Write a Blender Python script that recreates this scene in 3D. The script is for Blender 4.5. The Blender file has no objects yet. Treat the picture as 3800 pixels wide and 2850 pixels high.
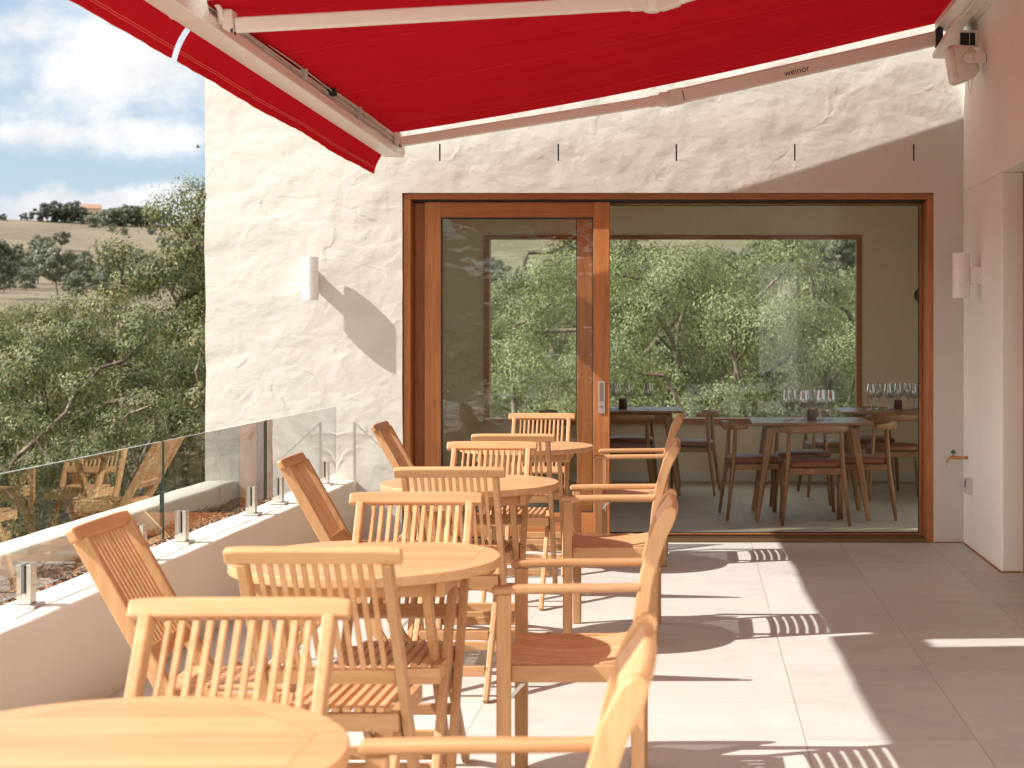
import bpy, math, random
import numpy as np
from mathutils import Vector, Matrix, Quaternion, noise as mnoise
R = math.radians
PI = math.pi
random.seed(7)
rng = np.random.default_rng(7)
scene = bpy.context.scene
COL = scene.collection

# ---------------------------------------------------------------- node helpers
class NT:
    def __init__(s, tree):
        s.t = tree; s.n = tree.nodes; s.l = tree.links
        s.n.clear()
    def add(s, typ, **kw):
        nd = s.n.new(typ)
        for k, v in kw.items():
            if k == 'inp':
                for a, b in v.items():
                    s.set(nd.inputs[a], b)
            else:
                setattr(nd, k, v)
        return nd
    def set(s, sock, v):
        if isinstance(v, bpy.types.NodeSocket):
            s.l.new(v, sock)
        elif isinstance(v, bpy.types.Node):
            s.l.new(v.outputs[0], sock)
        else:
            if isinstance(v, tuple) and len(v) == 3 and sock.type == 'RGBA':
                v = v + (1.0,)
            sock.default_value = v
    def math(s, op, a, b=0.0, c=None, clamp=False):
        nd = s.n.new('ShaderNodeMath'); nd.operation = op; nd.use_clamp = clamp
        s.set(nd.inputs[0], a); s.set(nd.inputs[1], b)
        if c is not None: s.set(nd.inputs[2], c)
        return nd.outputs[0]
    def vmath(s, op, a, b=(0, 0, 0)):
        nd = s.n.new('ShaderNodeVectorMath'); nd.operation = op
        s.set(nd.inputs[0], a); s.set(nd.inputs[1], b)
        return nd.outputs[0]
    def noise(s, vec, scale=5.0, detail=3.0, rough=0.5, dist=0.0, typ='FBM'):
        nd = s.n.new('ShaderNodeTexNoise'); nd.noise_type = typ
        if vec is not None: s.set(nd.inputs['Vector'], vec)
        nd.inputs['Scale'].default_value = scale
        nd.inputs['Detail'].default_value = detail
        nd.inputs['Roughness'].default_value = rough
        nd.inputs['Distortion'].default_value = dist
        return nd.outputs[0]
    def ramp(s, fac, stops, interp='LINEAR'):
        nd = s.n.new('ShaderNodeValToRGB'); nd.color_ramp.interpolation = interp
        s.set(nd.inputs[0], fac)
        cr = nd.color_ramp
        while len(cr.elements) > 1: cr.elements.remove(cr.elements[-1])
        for i, (p, c) in enumerate(stops):
            e = cr.elements[0] if i == 0 else cr.elements.new(p)
            e.position = p
            if not isinstance(c, tuple): c = (c, c, c)
            e.color = c + (1.0,)
        return nd.outputs[0]
    def mix(s, fac, a, b, blend='MIX'):
        nd = s.n.new('ShaderNodeMix'); nd.data_type = 'RGBA'; nd.blend_type = blend
        s.set(nd.inputs[0], fac); s.set(nd.inputs[6], a); s.set(nd.inputs[7], b)
        return nd.outputs[2]
    def mapr(s, v, a, b, c=0.0, d=1.0, smooth=True):
        nd = s.n.new('ShaderNodeMapRange'); nd.interpolation_type = 'SMOOTHSTEP' if smooth else 'LINEAR'
        s.set(nd.inputs[0], v)
        for i, x in zip((1, 2, 3, 4), (a, b, c, d)): nd.inputs[i].default_value = x
        return nd.outputs[0]
    def bump(s, h, dist=0.01, strength=1.0, normal=None):
        nd = s.n.new('ShaderNodeBump')
        nd.inputs['Strength'].default_value = strength
        nd.inputs['Distance'].default_value = dist
        s.set(nd.inputs['Height'], h)
        if normal is not None: s.set(nd.inputs['Normal'], normal)
        return nd.outputs[0]

def mat(name):
    m = bpy.data.materials.new(name); m.use_nodes = True
    return m, NT(m.node_tree)

def finish(nt, color=(0.5, 0.5, 0.5), rough=0.5, metal=0.0, normal=None, spec=0.5, coat=0.0):
    b = nt.add('ShaderNodeBsdfPrincipled')
    nt.set(b.inputs['Base Color'], color); nt.set(b.inputs['Roughness'], rough)
    nt.set(b.inputs['Metallic'], metal); nt.set(b.inputs['Specular IOR Level'], spec)
    if coat: b.inputs['Coat Weight'].default_value = coat
    if normal is not None: nt.set(b.inputs['Normal'], normal)
    o = nt.add('ShaderNodeOutputMaterial'); nt.l.new(b.outputs[0], o.inputs[0])
    return b

def wood(name, axis, dark, mid, light, rough=0.5, scale=1.0, bumpd=0.0006):
    m, nt = mat(name)
    tc = nt.add('ShaderNodeTexCoord').outputs['Object']
    oi = nt.add('ShaderNodeObjectInfo').outputs['Random']
    off = nt.add('ShaderNodeCombineXYZ')
    for i in range(3): nt.set(off.inputs[i], nt.math('MULTIPLY', oi, 7.3 + 3 * i))
    v = nt.vmath('ADD', tc, off.outputs[0])
    s = [34.0 * scale] * 3; s[axis] = 2.4 * scale
    v2 = nt.vmath('MULTIPLY', v, tuple(s))
    n1 = nt.noise(v2, 1.0, 4, 0.6, 0.6)
    s = [220.0 * scale] * 3; s[axis] = 6.0 * scale
    n2 = nt.noise(nt.vmath('MULTIPLY', v, tuple(s)), 1.0, 2, 0.5)
    n3 = nt.noise(v, 2.3, 2, 0.5)
    f = nt.math('ADD', nt.math('MULTIPLY', n1, 0.55), nt.math('MULTIPLY', n2, 0.25))
    f = nt.math('ADD', f, nt.math('MULTIPLY', n3, 0.2))
    c = nt.ramp(f, [(0.34, dark), (0.5, mid), (0.66, light)])
    isl = nt.add('ShaderNodeNewGeometry').outputs['Random Per Island']
    br = nt.math('ADD', nt.math('ADD', 0.80, nt.math('MULTIPLY', oi, 0.22)), nt.math('MULTIPLY', isl, 0.16))
    c = nt.mix(1.0, c, nt.add('ShaderNodeCombineColor', inp={0: br, 1: br, 2: nt.math('MULTIPLY', br, nt.math('ADD', 0.94, nt.math('MULTIPLY', isl, 0.12)))}).outputs[0], 'MULTIPLY')
    kn = nt.add('ShaderNodeTexVoronoi'); s3 = [5.0] * 3; s3[axis] = 1.6; nt.set(kn.inputs['Vector'], nt.vmath('MULTIPLY', v, tuple(s3))); kn.inputs['Scale'].default_value = 1.0
    c = nt.mix(nt.mapr(kn.outputs['Distance'], 0.03, 0.09, 0.45, 0.0), c, tuple(x * 0.45 for x in dark))
    finish(nt, c, nt.math('ADD', rough - 0.08, nt.math('MULTIPLY', n1, 0.16)), normal=nt.bump(f, bumpd, 0.6), spec=0.4)
    return m

TK = dict(dark=(0.45, 0.23, 0.10), mid=(0.54, 0.298, 0.145), light=(0.61, 0.365, 0.19))
teak = [wood('teak_grain_' + 'xyz'[i], i, **TK, rough=0.5) for i in range(3)]
CD = dict(dark=(0.29, 0.098, 0.030), mid=(0.41, 0.155, 0.050), light=(0.50, 0.21, 0.075))
cedar = [wood('cedar_grain_' + 'xyz'[i], i, **CD, rough=0.42, scale=0.9) for i in range(3)]
OK_ = dict(dark=(0.20, 0.10, 0.038), mid=(0.29, 0.15, 0.060), light=(0.36, 0.20, 0.09))
oak = [wood('oak_grain_' + 'xyz'[i], i, **OK_, rough=0.38) for i in range(3)]

def teak_top():
    m, nt = mat('teak_table_top')
    tc = nt.add('ShaderNodeTexCoord').outputs['Object']
    sp = nt.add('ShaderNodeSeparateXYZ'); nt.set(sp.inputs[0], tc)
    x, y = sp.outputs[0], sp.outputs[1]
    oi = nt.add('ShaderNodeObjectInfo').outputs['Random']
    r2 = 0.7071
    d = nt.math('MAXIMUM', nt.math('ABSOLUTE', x), nt.math('ABSOLUTE', y))
    d2 = nt.math('MAXIMUM', nt.math('ABSOLUTE', nt.math('MULTIPLY', nt.math('ADD', x, y), r2)),
                 nt.math('ABSOLUTE', nt.math('MULTIPLY', nt.math('SUBTRACT', x, y), r2)))
    oct_ = nt.math('MAXIMUM', d, d2)
    inside = nt.math('LESS_THAN', oct_, 0.325)
    # plank index
    pk = nt.math('DIVIDE', y, 0.062)
    idx = nt.math('FLOOR', pk)
    fr = nt.math('FRACT', pk)
    edge = nt.math('MINIMUM', fr, nt.math('SUBTRACT', 1.0, fr))
    gap = nt.math('MULTIPLY', nt.math('LESS_THAN', edge, 0.02), inside)
    ring = nt.math('LESS_THAN', nt.math('ABSOLUTE', nt.math('SUBTRACT', oct_, 0.325)), 0.0011)
    joint = nt.math('MAXIMUM', nt.math('MULTIPLY', gap, 0.35), nt.math('MULTIPLY', ring, 0.6))
    wn = nt.add('ShaderNodeTexWhiteNoise', noise_dimensions='1D')
    nt.set(wn.inputs['W'], nt.math('ADD', nt.math('MULTIPLY', idx, inside), nt.math('MULTIPLY', oi, 50)))
    cb = nt.add('ShaderNodeCombineXYZ'); nt.set(cb.inputs[0], nt.math('MULTIPLY', wn.outputs[0], 9.0)); nt.set(cb.inputs[1], nt.math('MULTIPLY', oi, 9.0))
    v = nt.vmath('ADD', tc, cb.outputs[0])
    n1 = nt.noise(nt.vmath('MULTIPLY', v, (2.2, 34, 34)), 1.0, 4, 0.6, 0.6)
    n2 = nt.noise(nt.vmath('MULTIPLY', v, (6, 220, 60)), 1.0, 2, 0.5)
    f = nt.math('ADD', nt.math('MULTIPLY', n1, 0.55), nt.math('MULTIPLY', n2, 0.25))
    f = nt.math('ADD', f, nt.math('MULTIPLY', wn.outputs[0], 0.2))
    c = nt.ramp(f, [(0.34, TK['dark']), (0.5, TK['mid']), (0.66, TK['light'])])
    c = nt.mix(joint, c, (0.15, 0.06, 0.02))
    finish(nt, c, 0.46, normal=nt.bump(nt.math('SUBTRACT', f, nt.math('MULTIPLY', joint, 3.0)), 0.0006, 0.6), spec=0.4)
    return m
teak_round = teak_top()

def plaster(name, col, ridge=1.0, fine=1.0, seed=0.0):
    m, nt = mat(name)
    tc = nt.add('ShaderNodeTexCoord').outputs['Object']
    v = nt.vmath('ADD', tc, (seed, seed * 0.7, seed * 0.3))
    wv = nt.add('ShaderNodeTexNoise'); nt.set(wv.inputs['Vector'], v); wv.inputs['Scale'].default_value = 2.6; wv.inputs['Detail'].default_value = 3
    wc = nt.vmath('MULTIPLY', nt.vmath('SUBTRACT', wv.outputs['Color'], (0.5, 0.5, 0.5)), (0.62, 0.62, 0.62))
    vv = nt.vmath('ADD', v, wc)
    vo = nt.add('ShaderNodeTexVoronoi', feature='DISTANCE_TO_EDGE'); nt.set(vo.inputs['Vector'], nt.vmath('MULTIPLY', vv, (1.0, 1.0, 1.35)))
    vo.inputs['Scale'].default_value = 2.3
    cr = nt.mapr(vo.outputs[0], 0.0, 0.10, 1.0, 0.0)
    vo2 = nt.add('ShaderNodeTexVoronoi', feature='SMOOTH_F1'); nt.set(vo2.inputs['Vector'], nt.vmath('MULTIPLY', nt.vmath('ADD', vv, (3.1, 1.7, 5.3)), (1.0, 1.0, 1.5)))
    vo2.inputs['Scale'].default_value = 3.3; vo2.inputs['Smoothness'].default_value = 0.14
    spc = nt.add('ShaderNodeSeparateXYZ'); nt.set(spc.inputs[0], vo2.outputs['Color']); cr2 = spc.outputs[0]
    m1 = nt.mapr(nt.noise(v, 2.3, 2), 0.45, 0.72)
    m2 = nt.mapr(nt.noise(nt.vmath('ADD', v, (9.0, 4.0, 2.0)), 2.1, 2), 0.40, 0.66)
    lump = nt.noise(nt.vmath('MULTIPLY', v, (1, 1, 1.3)), 3.4, 3, 0.42, 0.25)
    med = nt.noise(nt.vmath('MULTIPLY', v, (1, 1, 1.6)), 13, 3, 0.5, 0.4)
    fn = nt.noise(v, 90, 3, 0.6)
    h = nt.math('MULTIPLY', nt.math('MULTIPLY', cr, m1), 0.10 * ridge)
    h = nt.math('ADD', h, nt.math('MULTIPLY', nt.math('MULTIPLY', cr2, m2), 0.20 * ridge))
    h = nt.math('ADD', h, nt.math('MULTIPLY', lump, 1.15 * ridge))
    h = nt.math('ADD', h, nt.math('MULTIPLY', med, 0.13 * ridge))
    h = nt.math('ADD', h, nt.math('MULTIPLY', fn, 0.022 * fine))
    n3 = nt.noise(v, 1.1, 3)
    c = nt.mix(nt.mapr(n3, 0.3, 0.7), tuple(x * 0.95 for x in col), col)
    # small pits and marks
    vp = nt.add('ShaderNodeTexVoronoi'); nt.set(vp.inputs['Vector'], v); vp.inputs['Scale'].default_value = 9
    pit = nt.mapr(vp.outputs['Distance'], 0.02, 0.045, 1.0, 0.0)
    pit = nt.math('MULTIPLY', pit, nt.mapr(nt.noise(v, 0.9, 1), 0.52, 0.6))
    c = nt.mix(nt.math('MULTIPLY', pit, 0.18), c, (0.35, 0.28, 0.2))
    h = nt.math('SUBTRACT', h, nt.math('MULTIPLY', pit, 0.12))
    finish(nt, c, 0.78, normal=nt.bump(h, 0.023, 1.0), spec=0.25)
    return m
plaster_front = plaster('hand_trowelled_render', (0.625, 0.605, 0.555), 0.85, 1.0)  # one white render; tone lowered here to offset the strong light
plaster_side = plaster('smooth_render', (0.89, 0.88, 0.825), 0.45, 1.0, 3.7)  # same white render, tone raised to stand in for light on this wall
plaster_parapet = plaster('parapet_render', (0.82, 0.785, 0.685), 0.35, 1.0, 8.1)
def simple(name, col, rough=0.5, metal=0.0, var=0.06, vs=8.0, bumpd=0.0, bs=60, spec=0.5):
    m, nt = mat(name)
    tc = nt.add('ShaderNodeTexCoord').outputs['Object']
    n = nt.noise(tc, vs, 4)
    c = nt.mix(n, tuple(x * (1 - var) for x in col), tuple(min(1, x * (1 + var)) for x in col))
    nm = nt.bump(nt.noise(tc, bs, 3), bumpd, 1.0) if bumpd else None
    finish(nt, c, nt.math('ADD', rough - 0.05, nt.math('MULTIPLY', n, 0.1)), metal, nm, spec)
    return m
room_paint = simple('room_paint', (0.85, 0.735, 0.565), 0.8, bumpd=0.0006)
ceiling_paint = simple('ceiling_paint', (0.74, 0.72, 0.67), 0.85)
white_metal = simple('white_coat_bounce_tint', (0.80, 0.75, 0.68), 0.35, var=0.02)  # white powder coat, base colour warmed for light bounced off the floor
white_lamp = simple('white_lamp_metal', (0.82, 0.80, 0.77), 0.32, var=0.02)
steel = simple('brushed_stainless', (0.70, 0.67, 0.63), 0.36, 1.0, var=0.05, vs=40)
brass = simple('aged_brass', (0.60, 0.32, 0.14), 0.38, 0.85, var=0.15, vs=60)
green_plastic = simple('dark_green_plastic', (0.03, 0.13, 0.10), 0.4)
grey_plastic = simple('pale_grey_plastic', (0.55, 0.54, 0.51), 0.5)
speaker_plastic = simple('cream_speaker_plastic', (0.74, 0.68, 0.61), 0.45, var=0.03)
black = simple('black_rubber', (0.02, 0.02, 0.02), 0.6)
bronze = simple('bronze_track', (0.20, 0.12, 0.06), 0.4, 0.6)
sealant = simple('brown_sealant', (0.33, 0.15, 0.06), 0.7)
nickel = simple('satin_nickel', (0.46, 0.40, 0.35), 0.36, 0.8, vs=30)
leather = simple('tan_leather', (0.24, 0.09, 0.038), 0.5, var=0.18, vs=14, bumpd=0.0006, bs=120)
ceramic = simple('dark_brown_ceramic', (0.075, 0.028, 0.018), 0.3, var=0.3, vs=30)
wax = simple('candle_wax', (0.55, 0.40, 0.25), 0.6)
ink = simple('dark_lettering', (0.05, 0.035, 0.02), 0.6)
tabletop_dark = wood('oak_tabletop', 0, (0.24, 0.115, 0.05), (0.32, 0.165, 0.075), (0.38, 0.21, 0.10), rough=0.3)

def tiles(name, base, tint):
    m, nt = mat(name)
    tc = nt.add('ShaderNodeTexCoord').outputs['Object']
    sp = nt.add('ShaderNodeSeparateXYZ'); nt.set(sp.inputs[0], tc)
    u = nt.math('DIVIDE', nt.math('SUBTRACT', sp.outputs[0], 0.388), 0.6)
    iu = nt.math('FLOOR', u)
    off = nt.math('MULTIPLY', nt.math('FRACT', nt.math('MULTIPLY', iu, 0.5)), 1.1)
    vv = nt.math('DIVIDE', nt.math('SUBTRACT', nt.math('SUBTRACT', sp.outputs[1], 7.75), off), 1.2)
    iv = nt.math('FLOOR', vv)
    fu, fv = nt.math('FRACT', u), nt.math('FRACT', vv)
    eu = nt.math('MULTIPLY', nt.math('MINIMUM', fu, nt.math('SUBTRACT', 1.0, fu)), 0.6)
    ev = nt.math('MULTIPLY', nt.math('MINIMUM', fv, nt.math('SUBTRACT', 1.0, fv)), 1.2)
    e = nt.math('MINIMUM', eu, ev)
    grout = nt.mapr(e, 0.0008, 0.0019, 1.0, 0.0)
    wn = nt.add('ShaderNodeTexWhiteNoise', noise_dimensions='2D')
    cb = nt.add('ShaderNodeCombineXYZ'); nt.set(cb.inputs[0], iu); nt.set(cb.inputs[1], iv); nt.set(wn.inputs['Vector'], cb.outputs[0])
    vv3 = nt.vmath('ADD', tc, nt.vmath('MULTIPLY', wn.outputs['Color'], (5, 5, 5)))
    n1 = nt.noise(nt.vmath('MULTIPLY', vv3, (2.2, 3.6, 1.0)), 1.6, 6, 0.62, 0.5)
    n2 = nt.noise(vv3, 3.0, 5, 0.6)
    n3 = nt.noise(tc, 60, 3)
    f = nt.math('ADD', nt.math('MULTIPLY', n1, 0.55), nt.math('MULTIPLY', n2, 0.3))
    f = nt.math('ADD', f, nt.math('MULTIPLY', wn.outputs[0], 0.19))
    c = nt.ramp(f, [(0.35, tuple(x * 0.88 for x in base)), (0.5, base), (0.68, tint)])
    st = nt.noise(nt.vmath('ADD', tc, (31, 7, 0)), 0.8, 5, 0.62)
    c = nt.mix(nt.mapr(st, 0.5, 0.72, 0.0, 0.16), c, tuple(x * 0.72 for x in base))
    # tiny specks of dirt
    vp = nt.add('ShaderNodeTexVoronoi'); nt.set(vp.inputs['Vector'], tc); vp.inputs['Scale'].default_value = 1.3
    spk = nt.mapr(vp.outputs['Distance'], 0.006, 0.010, 1.0, 0.0)
    c = nt.mix(nt.math('MULTIPLY', spk, 0.7), c, (0.12, 0.08, 0.05))
    c = nt.mix(nt.math('MULTIPLY', grout, 0.75), c, (0.20, 0.15, 0.11))
    h = nt.math('SUBTRACT', nt.math('MULTIPLY', n3, 0.15), grout)
    finish(nt, c, nt.math('ADD', 0.42, nt.math('MULTIPLY', n2, 0.15)), normal=nt.bump(h, 0.0012, 0.7), spec=0.35)
    return m
terrace_tile = tiles('limestone_tiles', (0.525, 0.515, 0.475), (0.58, 0.57, 0.53))

def glass_mat(name, tint=(0.93, 0.97, 0.95), wob=0.0, ior=1.5, boost=1.0):
    m, nt = mat(name)
    gm_ = nt.add('ShaderNodeNewGeometry')
    dn = nt.add('ShaderNodeVectorMath', operation='DOT_PRODUCT')
    nt.set(dn.inputs[0], gm_.outputs['Normal']); nt.set(dn.inputs[1], gm_.outputs['Incoming'])
    ci = nt.math('SUBTRACT', 1.0, nt.math('ABSOLUTE', dn.outputs['Value']))
    fres = nt.math('ADD', 0.04, nt.math('MULTIPLY', nt.math('POWER', ci, 5.0), 0.96))
    tr = nt.add('ShaderNodeBsdfTransparent'); tr.inputs[0].default_value = tint + (1,)
    gl = nt.add('ShaderNodeBsdfGlossy'); gl.inputs['Roughness'].default_value = 0.0
    if wob:
        tc = nt.add('ShaderNodeTexCoord').outputs['Object']
        h = nt.noise(nt.vmath('MULTIPLY', tc, (1, 1, 1.5)), 2.2, 3, 0.5)
        nt.set(gl.inputs['Normal'], nt.bump(h, wob, 1.0))
    mx = nt.add('ShaderNodeMixShader')
    nt.set(mx.inputs[0], nt.math('MULTIPLY', fres, boost, clamp=True))
    nt.l.new(tr.outputs[0], mx.inputs[1]); nt.l.new(gl.outputs[0], mx.inputs[2])
    o = nt.add('ShaderNodeOutputMaterial'); nt.l.new(mx.outputs[0], o.inputs[0])
    return m
glass_door = glass_mat('door_glass', (0.93, 0.955, 0.92), 0.012, 1.5, 1.3)
glass_fixed = glass_mat('fixed_glass', (0.98, 0.985, 0.975), 0.004, 1.5, 0.25)
glass_window = glass_mat('window_glass', (0.93, 0.96, 0.94), 0.0, 1.5, 0.55)
glass_rail = glass_mat('balustrade_glass', (0.955, 0.98, 0.965), 0.0, 1.5, 3.0)
glass_wine = glass_mat('wine_glass', (0.80, 0.84, 0.84), 0.0, 1.5, 7.0)
glass_edge = simple('green_glass_edge', (0.02, 0.05, 0.04), 0.15, spec=0.8)

def fabric(name, stitch=None):
    m, nt = mat(name)
    tc = nt.add('ShaderNodeTexCoord').outputs['Object']
    n = nt.noise(tc, 3.0, 3)
    weave = nt.noise(nt.vmath('MULTIPLY', tc, (1, 1, 1)), 420, 1)
    c = nt.mix(n, (0.35, 0.009, 0.015), (0.42, 0.014, 0.022))
    sp = nt.add('ShaderNodeSeparateXYZ'); nt.set(sp.inputs[0], tc)
    if stitch == 'seams':
        fy = nt.math('FRACT', nt.math('DIVIDE', sp.outputs[1], 1.2))
        e = nt.math('MINIMUM', fy, nt.math('SUBTRACT', 1.0, fy))
        s = nt.mapr(e, 0.001, 0.004, 1.0, 0.0)
        band = nt.mapr(e, 0.014, 0.016, 1.0, 0.0)
        c = nt.mix(nt.math('MULTIPLY', s, 0.35), c, (0.75, 0.16, 0.12))
        c = nt.mix(nt.math('MULTIPLY', band, 0.12), c, (0.3, 0.0, 0.0))
    if stitch == 'hem':
        uv = nt.add('ShaderNodeUVMap').outputs[0]
        su = nt.add('ShaderNodeSeparateXYZ'); nt.set(su.inputs[0], uv)
        lines = None
        for pos in (0.70, 0.76):
            l = nt.math('LESS_THAN', nt.math('ABSOLUTE', nt.math('SUBTRACT', su.outputs[1], pos)), 0.006)
            lines = l if lines is None else nt.math('MAXIMUM', lines, l)
        edge = nt.math('GREATER_THAN', su.outputs[1], 0.985)
        c = nt.mix(nt.math('MULTIPLY', lines, 0.45), c, (0.8, 0.35, 0.25))
        c = nt.mix(nt.math('MULTIPLY', edge, 0.6), c, (0.75, 0.30, 0.12))
    d = nt.add('ShaderNodeBsdfDiffuse'); nt.set(d.inputs[0], c)
    t = nt.add('ShaderNodeBsdfTranslucent'); nt.set(t.inputs[0], nt.mix(1.0, c, (0.85, 0.5, 0.5), 'MULTIPLY'))
    nm = nt.bump(nt.noise(nt.vmath('MULTIPLY', tc, (0.35, 3.2, 1)), 1.0, 3, 0.5), 0.10 if stitch == 'seams' else 0.01, 1.0)
    nm = nt.bump(weave, 0.0004, 0.5, nm)
    n_st = nt.noise(nt.vmath('MULTIPLY', tc, (0.8, 2.4, 1)), 1.0, 5, 0.6)
    c = nt.mix(nt.mapr(n_st, 0.35, 0.7, 0.0, 0.22), c, (0.26, 0.004, 0.008))
    nt.set(d.inputs['Normal'], nm)
    mx = nt.add('ShaderNodeMixShader'); mx.inputs[0].default_value = 0.14
    nt.l.new(d.outputs[0], mx.inputs[1]); nt.l.new(t.outputs[0], mx.inputs[2])
    o = nt.add('ShaderNodeOutputMaterial'); nt.l.new(mx.outputs[0], o.inputs[0])
    return m
red_canopy = fabric('red_canvas', 'seams')
red_valance = fabric('red_valance_canvas', 'hem')

def leafmat(name, cols, trans=0.25):
    m, nt = mat(name)
    g = nt.add('ShaderNodeNewGeometry')
    oi = nt.add('ShaderNodeObjectInfo').outputs['Random']
    tc = nt.add('ShaderNodeTexCoord').outputs['Object']
    n = nt.noise(nt.vmath('ADD', tc, (0, 0, 0)), 0.55, 3)
    f = nt.math('ADD', nt.math('MULTIPLY', g.outputs['Random Per Island'], 0.62), nt.math('MULTIPLY', n, 0.4))
    c = nt.ramp(f, cols)
    br = nt.math('ADD', 0.82, nt.math('MULTIPLY', oi, 0.36))
    c = nt.mix(1.0, c, nt.add('ShaderNodeCombineColor', inp={0: br, 1: br, 2: br}).outputs[0], 'MULTIPLY')
    d = nt.add('ShaderNodeBsdfPrincipled'); nt.set(d.inputs['Base Color'], c); d.inputs['Roughness'].default_value = 0.55
    t = nt.add('ShaderNodeBsdfTranslucent'); nt.set(t.inputs[0], nt.mix(1.0, c, (1.0, 0.95, 0.5), 'MULTIPLY'))
    mx = nt.add('ShaderNodeMixShader'); mx.inputs[0].default_value = trans
    nt.l.new(d.outputs[0], mx.inputs[1]); nt.l.new(t.outputs[0], mx.inputs[2])
    o = nt.add('ShaderNodeOutputMaterial'); nt.l.new(mx.outputs[0], o.inputs[0])
    return m
gum_leaf = leafmat('gum_leaves', [(0.15, (0.034, 0.050, 0.013)), (0.4, (0.090, 0.112, 0.032)), (0.65, (0.185, 0.198, 0.062)), (0.80, (0.24, 0.205, 0.08)), (0.92, (0.24, 0.115, 0.052))], 0.10)
pale_leaf = leafmat('pale_gum_leaves', [(0.15, (0.060, 0.080, 0.028)), (0.45, (0.18, 0.21, 0.085)), (0.75, (0.30, 0.325, 0.155)), (0.95, (0.38, 0.35, 0.19))], 0.2)
far_leaf = leafmat('distant_leaves', [(0.2, (0.085, 0.095, 0.058)), (0.5, (0.145, 0.155, 0.10)), (0.8, (0.21, 0.21, 0.145))], 0.15)
dark_leaf = leafmat('dark_distant_leaves', [(0.2, (0.045, 0.062, 0.042)), (0.6, (0.075, 0.095, 0.062)), (0.9, (0.12, 0.125, 0.085))], 0.1)
def barkmat():
    m, nt = mat('gum_bark')
    tc = nt.add('ShaderNodeTexCoord').outputs['Object']
    n = nt.noise(nt.vmath('MULTIPLY', tc, (3, 3, 0.8)), 1.2, 5, 0.6, 1.0)
    c = nt.ramp(n, [(0.38, (0.07, 0.045, 0.03)), (0.52, (0.16, 0.11, 0.08)), (0.68, (0.34, 0.29, 0.23))])
    finish(nt, c, 0.85, normal=nt.bump(n, 0.03, 0.6))
    return m
bark = barkmat()
def groundmat():
    m, nt = mat('dry_grass_hillside')
    tc = nt.add('ShaderNodeTexCoord').outputs['Object']
    n1 = nt.noise(tc, 0.012, 6, 0.6, 0.5)
    n2 = nt.noise(tc, 0.15, 6, 0.65)
    n3 = nt.noise(tc, 2.0, 4)
    n4 = nt.noise(nt.vmath('ADD', tc, (300, 90, 0)), 0.02, 4)
    c = nt.ramp(nt.math('ADD', nt.math('MULTIPLY', n1, 0.6), nt.math('MULTIPLY', n2, 0.4)),
                [(0.32, (0.105, 0.088, 0.062)), (0.5, (0.165, 0.138, 0.10)), (0.66, (0.225, 0.185, 0.132))])
    c = nt.mix(nt.mapr(n4, 0.52, 0.68, 0, 0.75), c, (0.12, 0.115, 0.06))
    c = nt.mix(nt.mapr(n3, 0.4, 0.7, 0.0, 0.35), c, (0.17, 0.125, 0.08))
    finish(nt, c, 0.95, normal=nt.bump(n2, 1.0, 0.4), spec=0.1)
    return m
dry_ground = groundmat()
def mulchmat():
    m, nt = mat('bark_chips')
    g = nt.add('ShaderNodeNewGeometry')
    c = nt.ramp(g.outputs['Random Per Island'], [(0.0, (0.10, 0.045, 0.022)), (0.45, (0.28, 0.13, 0.065)), (0.8, (0.42, 0.24, 0.13)), (0.93, (0.55, 0.40, 0.27)), (0.97, (0.10, 0.13, 0.05))], 'LINEAR')
    finish(nt, c, 0.85)
    return m
mulch_m = mulchmat()
soil = simple('dark_soil', (0.15, 0.075, 0.04), 0.95, var=0.3, vs=12, bumpd=0.01, bs=30)

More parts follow.
